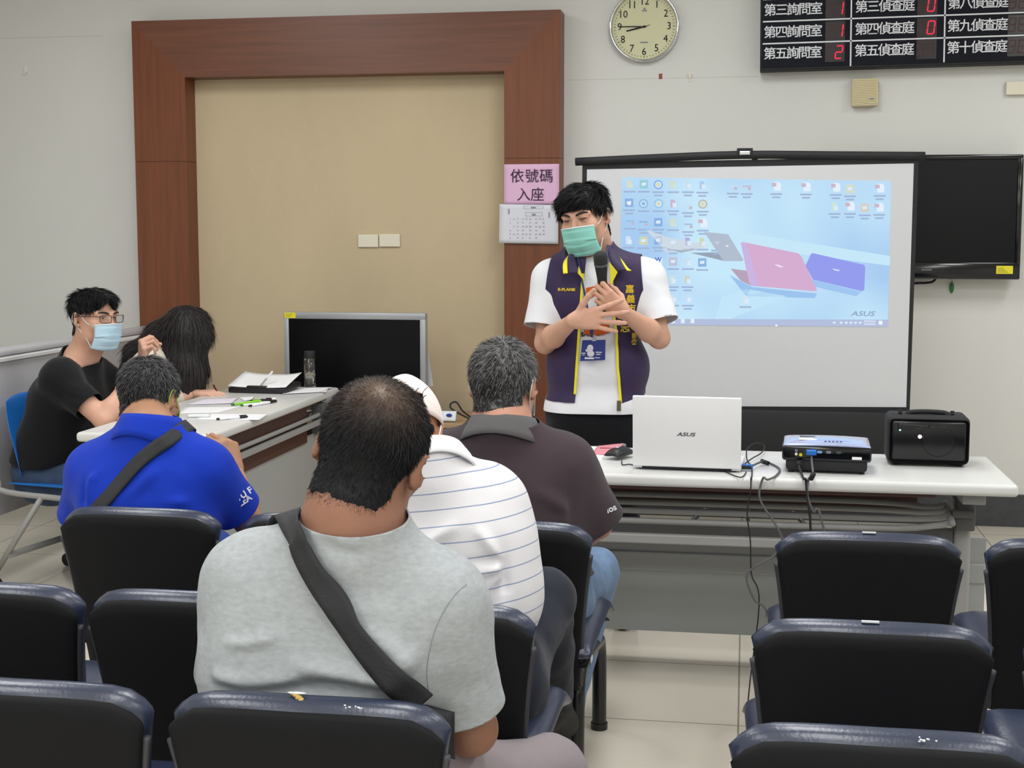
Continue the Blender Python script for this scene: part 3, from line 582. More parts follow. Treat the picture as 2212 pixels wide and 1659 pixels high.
def projector():
    a, b = Wz(1694, 1022, TZ), Wz(1876, 1027, TZ); c = (a + b) / 2; ang = math.radians(-2.5)
    t = thing('data_projector', 'black data projector with glossy top and cable sockets on the white table', 'projector', (c.x, c.y, TZ))
    B = Matrix.Translation(V((c.x, c.y, TZ))) @ Matrix.Rotation(ang, 4, 'Z'); hw = .138; D = .215
    def T(pts): return [B @ V(p) for p in pts]
    lo = MB(); lo.box(-hw + .012, hw - .012, .006, D - .01, .008, .05, .01, 2, B); lo.obj('lower_case', 'blackm', t, 'auto')
    MB().box(-hw, hw, 0, D, .04, .088, .009, 3, B).obj('upper_case', 'blackg', t, 'auto')
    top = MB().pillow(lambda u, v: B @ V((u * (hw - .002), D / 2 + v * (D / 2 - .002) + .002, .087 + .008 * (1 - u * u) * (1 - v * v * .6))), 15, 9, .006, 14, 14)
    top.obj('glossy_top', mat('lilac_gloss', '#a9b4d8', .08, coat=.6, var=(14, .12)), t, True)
    bt = MB()
    for k in range(5): bt.box(-.008 + k * .012, .0 + k * .012, .03, .036, .0995, .1015, .001, 1, B)
    bt.obj('control_button', 'black', t)
    MB().box(-.085, -.035, .12, .15, .0985, .1005, .001, 1, B).obj('lens_slider', 'blackg', t); MB().box(-.086, -.03, .06, .11, .0985, .1, .001, 1, B).obj('paper_label', 'paper', t)
    y = -.0005
    for x, z, m_, r_ in ((-.094, .073, 'inkg', .0042), (-.094, .062, 'paper', .0042), (-.08, .06, 'yellow', .005)):
        MB().lathe([(r_, 0), (r_, .004), (r_ * .55, .004), (r_ * .5, .001), (0, .001)], B @ V((x, y, z)), B.to_3x3() @ V((0, -1, 0)), 16).obj('round_socket', m_, t, True)
    MB().cyl(B @ V((-.082, 0, .071)), B @ V((-.082, -.003, .071)), .006).obj('round_socket', 'black', t)
    for x, m_ in ((-.022, 'blue_plastic'), (.006, mat('socket_grey', '#77757c', .5)), (.037, mat('socket_green', '#35463a', .5))):
        s = MB().box(x - .008, x + .008, -.003, .001, .066, .074, .002, 2, B).obj('video_socket', mat('pale_blue_socket', '#7f9dc4', .5) if m_ == 'blue_plastic' else m_, t)
        n = MB()
        for k in (-1, 1): n.cyl(B @ V((x + k * .0125, 0, .07)), B @ V((x + k * .0125, -.004, .07)), .0025, seg=6)
        n.obj('socket_screw', 'chrome', s)
    MB().box(.078, .108, -.0012, .0005, .049, .058, .0005, 1, B).obj('rating_label', 'paper', t)
    MB().box(-.1, -.072, -.002, .004, .026, .043, .001, 1, B).obj('power_inlet', 'black', t)
    lv = MB()
    for k in range(5): lv.box(-hw - .0008, -hw + .002, .03, .14, .05 + k * .007, .0535 + k * .007, 0, 1, B)
    lv.obj('vent', 'blackm', t)
    MB().lathe([(.0, 0), (.03, 0), (.034, .012), (.03, .016), (.024, .008), (0, .005)], B @ V((.06, D - .002, .06)), B.to_3x3() @ V((0, 1, 0)), 24).obj('lens', 'blackg', t, True)
    f = MB()
    for x in (-.11, .11): f.cyl(B @ V((x, .03, 0)), B @ V((x, .03, .012)), .009)
    f.cyl(B @ V((0, D - .04, 0)), B @ V((0, D - .04, .012)), .009); f.obj('foot', 'blackm', t)
    return B
PB = projector()
def pa_speaker():
    a, b = Wz(1922, 1005, TZ), Wz(2092, 1014, TZ); c = (a + b) / 2; hw, hd, h = .130, .085, .163
    t = thing('loudspeaker', 'black portable loudspeaker with lit lamps and carry handle on the table end', 'loudspeaker', (c.x, c.y, TZ))
    B = Matrix.Translation(V((c.x, c.y + .02, TZ))) @ Matrix.Rotation(math.radians(-1.5), 4, 'Z')
    MB().box(-hw, hw, -.0, .17, .004, h, .02, 4, B).obj('cabinet', 'blackm', t, 'auto')
    MB().box(-hw + .006, hw - .006, -.004, .004, .012, h - .008, .014, 3, B).obj('front_grille', mat('glossy_grille', '#0d0d10', .2), t, 'auto')
    MB().pillow(lambda u, v: B @ V((-.05 + u * .05, -.005, h - .032 + v * .009 * (1 - .4 * u))), 9, 7, .003, 4, 4).obj('port_slot', 'black', t, True)
    MB().lathe([(0, .0), (.05, .0), (.052, .0012), (.05, .0016), (0, .0016)], B @ V((.03, -.003, .085)), B.to_3x3() @ V((0, -1, 0)), 32).obj('speaker_cone', mat('grille_black', '#0e0e11', .24), t, True)
    MB().tube([B @ V(p) for p in ((-.062, .07, h - .003), (-.055, .07, h + .006), (0, .07, h + .009), (.055, .07, h + .006), (.062, .07, h - .003))], .008, 8, 4).obj('carry_handle', 'blackm', t, True)
    for x in (-.088, .078): MB().cyl(B @ V((x, .06, h - .002)), B @ V((x, .06, h + .012)), .006).cyl(B @ V((x, .06, h + .011)), B @ V((x, .06, h + .014)), .0065).obj('aerial_knob', 'blackm', t, True)
    MB().sph(B @ V((-.092, -.005, .118)), .0028, 8).obj('indicator_lamp', 'led', t); MB().sph(B @ V((-.029, -.006, .098)), .006, 8).obj('display_lamp', 'ledw', t)
    f = MB()
    for x in (-.1, .1):
        for y in (.025, .145): f.cyl(B @ V((x, y, 0)), B @ V((x, y, .006)), .012)
    f.obj('foot', 'blackm', t)
pa_speaker()
# cables
def cable(name, label, pts, r, plugs=(), m='blackm'):
    t = thing(name, label, 'cable', pts[0]); MB().tube(pts, r, 8, 6).obj('lead', m, t, True)
    for a, b, rr, pm, nm in plugs: MB().cyl(a, b, rr[0], rr[1], 10).obj(nm, pm, t, True)
    return t
vp = PB @ V((-.047, -.004, .07))
v1 = LB @ V((LW / 2 + .012, .055, .014))
ye = 4.318
def edge(px, py): return W(px, py, ye)
vc = cable('video_cable', 'dark grey video cable with blue plugs hanging between laptop and projector',
      [LB @ V((LW / 2 + .03, .05, .014)), Wz(1648, 997, TZ + .012), Wz(1668, 1003, TZ + .004), Wz(1684, 1014, TZ + .004), Wz(1676, 1028, TZ + .004), Wz(1658, 1036, TZ + .004), V((W(1648, 1044, 4.328).x, 4.324, TZ + .002)), edge(1640, 1066), edge(1648, 1092), edge(1672, 1128), edge(1690, 1168), edge(1672, 1200), edge(1625, 1228), edge(1613, 1252), edge(1630, 1296), edge(1660, 1335), V((.12, ye - .02, .02)), V((.3, ye - .03, .012)), V((.36, ye, .05)), edge(1778, 1136), edge(1757, 1105), edge(1744, 1070), V((W(1746, 1046, 4.328).x, 4.324, TZ + .003)), Wz(1749, 1036, TZ + .006), Wz(1756, 1026, TZ + .02), vp + V((0, -.02, -.02)), vp + V((0, -.016, 0))],
      .0036, [(LB @ V((LW / 2 + .0, .05, .013)), LB @ V((LW / 2 + .035, .05, .013)), (.009, .008), 'blue_plastic', 'video_plug'), (Wz(1645, 996, TZ + .012), Wz(1660, 1001, TZ + .008), (.008, .007), 'blackm', 'ferrite_core'), (Wz(1757, 1024, TZ + .03), Wz(1752, 1034, TZ + .012), (.008, .008), 'blackm', 'ferrite_core')], 'greyd')
MB().box(-.063, -.031, -.022, 0, .062, .078, .003, 2, PB).obj('video_plug', 'blue_plastic', vc)
pw = PB @ V((-.086, -.004, .034))
cable('power_cable', 'black power cable hanging from the projector over the front table edge', [pw, pw + V((0, -.025, -.006)), Wz(1736, 1034, TZ + .006), V((W(1740, 1046, 4.328).x, 4.324, TZ + .002)), edge(1743, 1066), edge(1748, 1104), edge(1751, 1145), V((edge(1760, 1140).x, ye - .01, .3)), V((.25, ye - .02, .008)), V((.33, 4.5, .008))], .0038, [(PB @ V((-.086, .0, .034)), pw + V((0, -.022, 0)), (.009, .007), 'blackm', 'power_plug')])
ux = LB @ V((LW / 2 + .004, .09, .012))
cable('charger_cable', 'thin black charger cable looping beside the laptop and hanging straight down', [ux, Wz(1625, 990, TZ + .012), Wz(1645, 978, TZ + .012), Wz(1651, 963, TZ + .02), Wz(1634, 957, TZ + .03), Wz(1615, 968, TZ + .02), Wz(1613, 990, TZ + .006), Wz(1624, 1012, TZ + .004), Wz(1623, 1036, TZ + .004), V((W(1622, 1043, 4.328).x, 4.326, TZ + .001)), edge(1621, 1062), edge(1614, 1110), edge(1621, 1170), edge(1623, 1240), edge(1640, 1305), V((.03, ye - .02, .01)), V((.1, ye - .03, .006))], .0022)
cable('usb_cable', 'thin black lead zigzagging on the table in front of the laptop corner', [Wz(1612, 1020, TZ + .003), Wz(1600, 1031, TZ + .003), Wz(1570, 1020, TZ + .003), Wz(1540, 1001, TZ + .003), Wz(1536, 996, TZ + .003), Wz(1550, 1012, TZ + .003), Wz(1556, 1016, TZ + .003), Wz(1563, 1010, TZ + .003)], .0018)
# ================================================================ writing desk at the left
DX0, DX1, DY0, DY1, DZ = -2.53, -1.99, 4.93, 6.64, .75
def desk():
    t = thing('folding_table', 'white folding table at the left covered with papers, pens and a bottle', 'table', ((DX0 + DX1) / 2, (DY0 + DY1) / 2, 0))
    MB().box(DX0, DX1, DY0, DY1, DZ - .038, DZ, .014, 4).obj('tabletop', 'top', t, 'auto')
    MB().box(DX0 + .05, DX1 - .03, DY0 + .12, DY1 - .12, DZ - .05, DZ - .0385).box(DX1 - .05, DX1 - .04, DY0 + .14, DY1 - .4, .53, DZ - .05).obj('under_board', 'brown', t)
    for y in (DY0 + .13, DY1 - .22):
        m = MB().box(-2.29, -2.23, y - .028, y + .028, .05, DZ - .04, .012, 3).box(DX0 + .03, DX1 - .03, y - .03, y + .03, .03, .065, .012, 3).box(DX0 + .06, DX1 - .03, y - .035, y + .035, DZ - .085, DZ - .038, .004)
        l = m.obj('leg', 'grey', t, 'auto'); f = MB()
        for x in (DX0 + .07, DX1 - .07): f.cyl((x, y, 0), (x, y, .032), .022)
        f.obj('foot', 'blackm', l, True)
    MB().box(DX1 - .06, DX1 - .0, DY1 - .27, DY1 - .2, .55, .70, .005).obj('fold_bracket', 'greyd', t)
    s = MB()
    for k in range(4): x = DX1 - .025 - .1 * k; s.tube([(x, DY0 + .2, .655), (x, DY0 + .25, .645 - .01 * k), (x, DY1 - .3, .645 - .01 * k), (x, DY1 - .24, .66)], .0105, 8, 3)
    s.obj('wire_shelf', 'grey', t, True)
    MB().box(DX1 - .028, DX1 - .006, DY0 + .16, DY1 - .25, .60, .625, .004).obj('stretcher_bar', 'grey', t)
    MB().box(DX1 - .06, DX1 - .05, DY0 + .16, DY1 - .02, .09, .555, .002).obj('modesty_panel', 'greyp', t)
    MB().box(DX1 - .0495, DX1 - .046, DY0 + .55, DY0 + .565, .59, .615).obj('bracket_tab', 'paper', t)
desk()
TD = DZ + .0005
flatsheet('paper_sheet', [(446, 893), (580, 894), (560, 907), (420, 906)], TD, 'paper', 'white sheet with a pen lying on it at the near end of the left table', group='loose papers on the left table')
flatsheet('paper_sheet', [(400, 879), (520, 878), (472, 891), (385, 893)], TD, 'paper', 'white sheet in the middle of the left table, just below the scattered pens', group='loose papers on the left table')
flatsheet('paper_sheet', [(440, 862), (515, 860), (500, 872), (400, 874)], TD + .001, mat('mauve_paper', '#e2dce8', .8), 'pale sheet under the writing hand on the left table', lift=.003, group='loose papers on the left table')
flatsheet('paper_sheet', [(515, 858), (549, 858), (545, 864), (528, 866)], TD + .0015, 'paper', 'small white slip beside the green highlighter on the left table', lift=.006, group='loose papers on the left table')
for k, lb in enumerate(('topmost white sheet of the loose stack near the clear bottle', 'lower white sheet of the loose stack near the clear bottle')):
    flatsheet('paper_sheet', [(630 - 3 * k, 837.5), (718 - 8 * k, 837.5 + k), (695 + 10 * k, 847 + k), (610 + 3 * k, 851)], TD + .0035 - .0025 * k, 'paper', lb, lift=.004, group='loose papers on the left table')
p0 = [Wz(x, y, TD + .009) for x, y in ((640, 842), (690, 841), (685, 845), (630, 847))]
pk = MB().box(0, .09, 0, .055, 0, .014, .006, 3, Matrix.Translation(Wz(405, 903, TD)) @ Matrix.Rotation(.3, 4, 'Z'))
thing('', 'small translucent white packet on the left table behind the man in blue', 'packet', o=pk.obj('tissue_packet', mat('milky_plastic', '#dfe4e2', .3), smooth='auto'))
def pen(a, b, r, body, cap, lab, capf=.28, tipm='black', z=.006, part='cap'):
    a, b = Wz(*a, TD + z), Wz(*b, TD + z); d = b - a
    t = thing('pen', lab, 'pen', a, 'pens on the left table')
    MB().cyl(a + d * .12, b - d * capf, r, seg=10).cyl(a + d * .08, a + d * .13, r * 1.02, seg=10).obj('barrel', body, t, 'auto')
    MB().cyl(b - d * capf, b - d * .04, r * 1.15, r * 1.0, 10).cyl(b - d * .04, b, r * .9, r * .2, 10).box(0, d.length * capf * .8, -r * .25, r * .25, r * 1.1, r * 1.6, 0, 1, Matrix.Translation(b - d * capf) @ d.to_track_quat('X', 'Z').to_matrix().to_4x4()).obj(part, cap, t, 'auto')
    MB().cyl(a, a + d * .1, r * .85, r * 1.02, 10).obj('end_plug', tipm, t, 'auto')
pen((468, 905.5), (536, 899.5), .0052, 'paper', 'black', 'white barrelled pen with black cap lying alone on the near sheet', z=.0065)
pen((538, 877), (599, 866), .0052, 'paper', 'black', 'white barrelled pen with black cap, lowest of the pen heap')
pen((500, 874), (565, 866), .0055, 'lime', 'lime', 'lime green highlighter in the pen heap', .3, 'green')
pen((520, 875.5), (580, 870), .005, 'paper', 'paper', 'white pen with green end in the pen heap', .3, 'green', .0055)
pen((540, 866), (588, 862.5), .005, 'black', 'black', 'all black pen at the back of the pen heap')
pen((566, 863), (597, 862), .005, mat('pink_plastic', '#d9a9b4', .4), 'paper', 'short pink and white pen at the far side of the pen heap')
def binder():
    a, b = Wz(490, 851, TD), Wz(618, 849, TD); c = (a + b) / 2; t = thing('clipboard', 'black clipboard holding printed forms with a pen stuck in its clip', 'clipboard', (c.x, c.y, TD))
    B = Matrix.Translation(V((c.x, c.y, TD))) @ Matrix.Rotation(math.radians(-3), 4, 'Z') @ Matrix.Rotation(math.radians(4), 4, 'X')
    MB().box(-.145, .145, 0, .215, .001, .026, .004, 2, B).obj('board', mat('plum_black', '#1c141b', .5), t, 'auto')
    s = MB(); G = {}
    for i in range(11):
        for j in range(7):
            u, v = i / 10 * 2 - 1, j / 6; G[i, j] = s.bm.verts.new(B @ V((u * .148, .004 + v * .215, .0275 + .012 * abs(u) ** 3 * (.4 + .6 * v) + .028 * v)))
    for i in range(10):
        for j in range(6): s.bm.faces.new((G[i, j], G[i + 1, j], G[i + 1, j + 1], G[i, j + 1]))
    o = s.obj('printed_form', 'paper', t, True); md = o.modifiers.new('thickness', 'SOLIDIFY'); md.thickness = .002
    ln = MB()
    for x0, x1, v in ((-.06, -.02, .6), (-.06, -.02, .45), (-.01, .03, .6), (-.01, .03, .45), (.05, .1, .8), (-.06, .03, .3), (.06, .11, .5)):
        ln.box(x0, x1, .004 + v * .215, .007 + v * .215, .029 + .028 * v, .0296 + .028 * v, 0, 1, B)
    ln.obj('printed_line', 'inkg', o)
    MB().box(-.05, .05, -.002, .02, .026, .036, .003, 2, B).obj('clip', 'steel', t, 'auto')
    a, b = W(563, 833, c.y + .03), W(589, 802, c.y + .06); d = b - a; p_ = thing('pen', 'silver white pen sticking up out of the clipboard clip', 'pen', a, 'pens on the left table')
    MB().cyl(a, a + d * .55, .0045, seg=10).obj('barrel', 'greyp', p_, 'auto'); MB().cyl(a + d * .5, b, .0055, .005, 10).obj('cap', 'white', p_, 'auto')
binder()
def bottle():
    c = Wz(670, 836, TD); r = .029; t = thing('water_bottle', 'slim clear water bottle with black cap on the far end of the left table', 'bottle', c)
    MB().lathe([(0, 0), (r * .9, 0), (r, .004), (r, .138), (r * .96, .144), (r * .8, .146), (r * .76, .14), (r * .92, .136), (r * .92, .008), (0, .006)], c, ZU, 32).obj('glass_body', mat('clear_glass', '#f4f4f0', .03, trans=1.0), t, True)
    MB().lathe([(0, .008), (r * .91, .008), (r * .91, .085), (0, .085)], c, ZU, 32).obj('water', mat('water', '#ffffff', .0, trans=1.0), t, True)
    MB().lathe([(r * .82, .142), (r * .93, .143), (r * .93, .176), (r * .85, .18), (0, .181)], c, ZU, 32).obj('cap', 'blackm', t, 'auto')
bottle()
# ---------------------------------------------------------------- low cabinet and silver television behind the desk
CZ = .565
cx0, cx1 = W(626, 930, 6.74).x, W(1006, 930, 6.74).x
def cabinet():
    t = thing('low_cabinet', 'low wooden cabinet against the tan panel, cluttered top and orange door', 'cabinet', ((cx0 + cx1) / 2, 7.0, 0))
    MB().box(cx0, cx1, 6.74, 7.26, CZ - .022, CZ, .003).obj('top_board', mat('tan_wood', '#a98a66', .45), t)
    MB().box(cx0 + .01, cx0 + .03, 6.76, 7.25, 0, CZ - .022).box(cx1 - .03, cx1 - .01, 6.76, 7.25, 0, CZ - .022).box(cx0 + .03, cx1 - .03, 7.23, 7.25, 0, CZ - .022).box(cx0 + .03, cx1 - .03, 6.78, 7.23, .0, .05).obj('carcass', 'wood', t)
    MB().box(cx0 + .03, cx1 - .03, 6.77, 6.785, .43, CZ - .022).obj('recess_shade', mat('shade_brown', '#45251b', .45), t)  # dark sheet standing in for the shade of the recess above the doors
    xm = (cx0 + cx1) / 2
    for a, b in ((cx0 + .012, xm - .002), (xm + .002, cx1 - .012)):
        d_ = MB().box(a, b, 6.745, 6.762, .03, .425, .003).obj('door', 'woodo', t)
        s = MB()
        for z in (.36, .27): s.cyl((a + .03, 6.745, z), (a + .03, 6.742, z), .006, seg=10)
        s.obj('screw_cover', 'chrome', d_)
cabinet()
def silver_tv():
    Y = 6.93; x0, x1 = W(613.5, 760, Y).x, W(919.5, 760, Y).x; z0, z1 = CZ + .05, W(765, 675.5, Y).z; c = (x0 + x1) / 2
    t = thing('silver_television', 'silver framed flat television standing on the low cabinet, screen dark', 'television', (c, Y, CZ))
    bz = .034; tb = .035; bb_ = .085
    fr = MB().box(x0, x1, Y, Y + .05, z1 - tb, z1, .005).box(x0, x1, Y, Y + .05, z0, z0 + bb_, .005).box(x0, x0 + bz * .8, Y, Y + .05, z0 + bb_ * .9, z1 - tb * .9, .004).box(x1 - bz * .9, x1, Y, Y + .05, z0 + bb_ * .9, z1 - tb * .9, .004)
    fr.obj('bezel', 'silver', t, 'auto'); MB().box(x0 + .02, x1 - .02, Y + .006, Y + .045, z0 + .05, z1 - .02).obj('screen', 'screen_off', t)
    MB().box(x0 + .08, x1 - .08, Y + .045, Y + .1, z0 + .06, z1 - .06, .015).obj('back_cover', 'greyd', t)
    st = MB().box(x0 + .006, x0 + .066, Y - .0008, Y, z1 - .031, z1 - .002).obj('label_sticker', 'yellow', t); l = MB()
    for k in range(3): l.box(x0 + .012, x0 + .04 + .006 * k, Y - .0013, Y - .0008, z1 - .024 + k * .007, z1 - .022 + k * .007)
    l.obj('sticker_print', MATS['olive_print'], st); MB().box(x0 + .07, x0 + .135, Y - .0006, Y, z1 - .026, z1 - .021).obj('maker_mark', 'inkg', t)
    MB().box(c - .04, c + .04, Y + .01, Y + .06, CZ, z0 + .02).box(c - .2, c + .2, Y - .06, Y + .14, CZ, CZ + .014, .005).obj('stand', 'silver', t, 'auto')
    q = MB().prism([(x1 + .0005, Y + .03, z1 - .34), (x1 + .0005, Y + .16, z1 - .34), (x1 + .0005, Y + .12, z1 - .17), (x1 + .0005, Y + .03, z1 - .17)], (.001, 0, 0))
    pts = [W(921, 750, Y + .055), W(924, 752, Y + .055), W(936, 834, Y + .055), W(921, 835, Y + .055)]
    thing('', 'pale grey sheet taped to the right side of the silver television', 'paper', o=MB().prism(pts, (0, .001, 0)).obj('taped_sheet', mat('grey_paper', '#c6c6cc', .8)))
silver_tv()
cz = CZ + .001
def on_cab(px, py, dy=0): p = Wz(px, py, cz); return V((p.x, max(6.77, min(7.2, p.y + dy)), cz))
ad = on_cab(662, 918); t = thing('power_adapter', 'dark grey power adapter with coiled lead on the low cabinet', 'adapter', ad)
MB().box(ad.x - .05, ad.x + .05, ad.y - .02, ad.y + .03, cz, cz + .03, .008, 3).obj('case', 'greyd', t, 'auto')
MB().tube([ad + V((-.05, .0, .012)), ad + V((-.1, -.01, .02)), ad + V((-.07, .05, .03)), ad + V((0, .05, .045)), ad + V((.05, .04, .04)), ad + V((.06, .0, .01))], .004, 8, 6).obj('lead', 'blackm', t, True)
bx = on_cab(640, 909); thing('', 'small black plug lying on the left end of the low cabinet', 'plug', o=MB().sph((bx.x, bx.y + .05, cz + .018), (.045, .03, .018), 12).obj('power_plug', 'blackm', smooth=True))
lp = V((cx1 - .07, 6.83, cz)); t = thing('loose_cable', 'black cable arching up from the right end of the low cabinet', 'cable', lp)
MB().tube([lp + V((.1, .02, .004)), lp + V((.04, .0, .05)), lp + V((-.0, .02, .095)), lp + V((-.03, .02, .085)), lp + V((-.02, .01, .06)), lp + V((.06, 0, .02)), lp + V((.12, -.02, .004))], .0045, 8, 6).obj('lead', 'blackm', t, True)
lp2 = V((cx1 - .1, 6.80, cz))
pkx = MB().pillow(lambda u, v: lp2 + V((u * .04, -.0 + v * .012, .03 + v * .025)), 7, 7, .006, 4, 4); o = pkx.obj('plastic_packet', mat('white_film', '#dfe3ea', .3), smooth=True)
thing('', 'white and blue plastic packet on the right end of the low cabinet', 'packet', o=o)
MB().sph(lp2 + V((.005, -.012, .036)), (.016, .003, .009), 10).obj('blue_print', mat('royal_blue', '#2a3c9c', .4), o)
for k in range(3): thing('', ['topmost', 'middle', 'lowest'][2 - k] + ' booklet of the small pile on the low cabinet beside the plastic packet', 'booklet', o=MB().box(lp2.x - .17 + .004 * k, lp2.x - .05 + .006 * k, 6.76, 6.9, cz + .009 * k, cz + .009 * k + .0085, .001).obj('booklet', ['paper', 'greyp', 'plate'][k]), group='booklets on the low cabinet')
# ---------------------------------------------------------------- grey folded tables standing along the left
def folded(x, yr, yf, zt, lab):
    t = thing('folded_table', lab, 'folded table', (x, (yr + yf) / 2, 0), 'grey folded tables along the left wall')
    MB().box(x - .1, x + .0, yf, yr, zt - .045, zt, .016, 3).box(x - .03, x + .0, yf, yr, .3, zt - .02, .006).obj('tabletop', mat('grey_laminate', '#b3b2b6', .45), t, 'auto')
    MB().box(x - .004, x + .008, yf, yr, zt - .052, zt - .034, .003).obj('edge_band', 'white', t)
    for y in (yf + .15, yr - .15):
        MB().box(x - .09, x - .05, y - .02, y + .02, .06, zt - .05, .005).box(x - .25, x + .0, y - .02, y + .02, .045, .075, .006).obj('leg', 'greyd', t, 'auto')
        c_ = MB()
        for xx in (x - .24, x - .02): c_.cyl((xx, y - .012, .023), (xx, y + .012, .023), .023)
        c_.obj('caster', 'blackm', t, True)
folded(-3.15, 7.28, 5.2, 1.012, 'grey folded table standing on edge, longest and nearest the man in black')
folded(-3.49, 5.95, 4.9, 1.012, 'grey folded table standing on edge, second behind the man in black')
folded(-3.79, 5.75, 4.8, 1.012, 'grey folded table standing on edge, rearmost by the left wall')
# ---------------------------------------------------------------- blue chair of the man in black
def blue_chair():
    bx, by = -2.81, 5.52; t = thing('blue_chair', 'blue plastic chair with grey tube frame and castors under the man in black', 'chair', (bx, by, 0))
    R = Matrix.Translation(V((bx, by, 0))) @ Matrix.Rotation(math.radians(-100), 4, 'Z')   # local +y is the way the chair faces
    bk = MB().pillow(lambda u, v: R @ V((u * (.215 - .03 * max(0, v) ** 2), -.235 - .045 * v + .05 * u * u, .66 + .165 * v - .02 * u * u * max(0, v))), 15, 13, .006, 5, 5).obj('backrest', 'blue_plastic', t, True)
    for u in (-.55, -.2, .2, .55):
        for v in (.25, .55): p = R @ V((u * .2, -.243 - .045 * v + .05 * u * u, .66 + .165 * v)); n = R.to_3x3() @ V((0, 1, .25)); MB().cyl(p - n * .009, p + n * .009, .008, seg=10).obj('vent_hole', 'greyd', bk)
    MB().pillow(lambda u, v: R @ V((u * .225, v * .215, .445 + .02 * u * u - .02 * max(0, v) ** 3)), 13, 13, .009, 6, 6).obj('seat', 'blue_plastic', t, True)
    for s in (-1, 1):
        m = MB().tube([R @ V((s * .235, -.26, .60)), R @ V((s * .24, -.24, .47)), R @ V((s * .24, -.19, .43)), R @ V((s * .24, .15, .415)), R @ V((s * .24, .22, .37)), R @ V((s * .25, .29, .07))], .0125, 10, 5)
        m.tube([R @ V((s * .24, -.02, .42)), R @ V((s * .25, -.27, .07))], .0125, 10, 0).obj('side_frame', 'grey', t, True)
        for yy in (.29, -.27):
            p = R @ V((s * .25, yy, 0)); ax = (R.to_3x3() @ V((1, 0, 0)))
            MB().cyl(p + V((0, 0, .03)) - ax * .016, p + V((0, 0, .03)) + ax * .016, .03, seg=20).cyl(p + V((0, 0, .03)), p + V((0, 0, .085)), .014).obj('caster', 'blackm', t, 'auto')
    MB().tube([R @ V((-.24, .08, .417)), R @ V((.24, .08, .417))], .011, 8, 0).obj('cross_tube', 'grey', t, True)
    MB().tube([R @ V((-.25, -.2, .16)), R @ V((.25, -.2, .16))], .014, 10, 0).obj('cross_tube', 'grey', t, True)
blue_chair()
# ================================================================ people: smooth-blended body fields meshed into one skin
from mathutils import noise as NZ
from mathutils.bvhtree import BVHTree
class Field:
    def __init__(s): s.p = []
    def cap(s, a, b, ra, rb=None, k=.03, op=1, m=None, flat=None):
        a, b = V(a), V(b); rb = ra if rb is None else rb
        if m is not None: sc = m.to_scale().x; a, b, ra, rb = m @ a, m @ b, ra * sc, rb * sc; k = k * sc
        s.p.append(('c', np.array(a), np.array(b), ra, rb, k, op)); return s
    def ell(s, c, r, k=.03, op=1, m=None, rot=None):
        R = np.eye(3) if rot is None else np.array(rot.to_3x3()); c = V(c); r = np.array(r, float)
        if m is not None:
            sc = m.to_scale().x; c = m @ c; r = r * sc; k = k * sc; R = np.array(m.to_3x3().normalized()) @ R
        s.p.append(('e', np.array(c), r, R, None, k, op)); return s
    def grown(s, d, skip=()):
        f = Field()
        for i, q in enumerate(s.p):
            if q[0] == 'c': f.p.append(('c', q[1], q[2], q[3] + d, q[4] + d, q[5], q[6]))
            else: f.p.append(('e', q[1], q[2] + d, q[3], None, q[5], q[6]))
        return f
    def mesh(s, h):
        lo, hi = [], []
        for q in s.p:
            if q[6] < 0: continue
            if q[0] == 'c': r = max(q[3], q[4]); lo.append(np.minimum(q[1], q[2]) - r); hi.append(np.maximum(q[1], q[2]) + r)
            else: r = q[2].max(); lo.append(q[1] - r); hi.append(q[1] + r)
        lo = np.min(lo, 0) - 3 * h - .01; hi = np.max(hi, 0) + 3 * h + .01; n = np.ceil((hi - lo) / h).astype(int) + 1
        G = np.full(n, 1.0, np.float32)
        for q in s.p:
            k = q[5]; mg = k + 2.5 * h
            if q[0] == 'c': r = max(q[3], q[4]); bl, bh = np.minimum(q[1], q[2]) - r - mg, np.maximum(q[1], q[2]) + r + mg
            else: r = q[2].max(); bl, bh = q[1] - r - mg, q[1] + r + mg
            i0 = np.clip(np.floor((bl - lo) / h).astype(int), 0, n); i1 = np.clip(np.ceil((bh - lo) / h).astype(int) + 1, 0, n)
            if (i1 <= i0).any(): continue
            ax = [(lo[d] + h * np.arange(i0[d], i1[d])).astype(np.float32) for d in range(3)]
            X, Y, Z = ax[0][:, None, None], ax[1][None, :, None], ax[2][None, None, :]
            if q[0] == 'c':
                a, b = q[1], q[2]; ba = b - a; L = max(ba @ ba, 1e-9)
                t = np.clip(((X - a[0]) * ba[0] + (Y - a[1]) * ba[1] + (Z - a[2]) * ba[2]) / L, 0, 1)
                d = np.sqrt((X - a[0] - t * ba[0]) ** 2 + (Y - a[1] - t * ba[1]) ** 2 + (Z - a[2] - t * ba[2]) ** 2) - (q[3] + (q[4] - q[3]) * t)
            else:
                c, r, R = q[1], q[2], q[3]; x, y, z = X - c[0], Y - c[1], Z - c[2]
                u = (R[0, 0] * x + R[1, 0] * y + R[2, 0] * z) / r[0]; v = (R[0, 1] * x + R[1, 1] * y + R[2, 1] * z) / r[1]; w_ = (R[0, 2] * x + R[1, 2] * y + R[2, 2] * z) / r[2]
                k0 = np.sqrt(u * u + v * v + w_ * w_); k1 = np.sqrt((u / r[0]) ** 2 + (v / r[1]) ** 2 + (w_ / r[2]) ** 2) + 1e-6; d = k0 * (k0 - 1) / k1
            sl = tuple(slice(i0[d_], i1[d_]) for d_ in range(3)); A = G[sl]
            if q[6] > 0: hh = np.maximum(k - np.abs(A - d), 0) / max(k, 1e-6); G[sl] = np.minimum(A, d) - hh * hh * k * .25
            else: hh = np.maximum(k - np.abs(A + d), 0) / max(k, 1e-6); G[sl] = np.maximum(A, -d) + hh * hh * k * .25
        return surface_nets(G, lo, h)
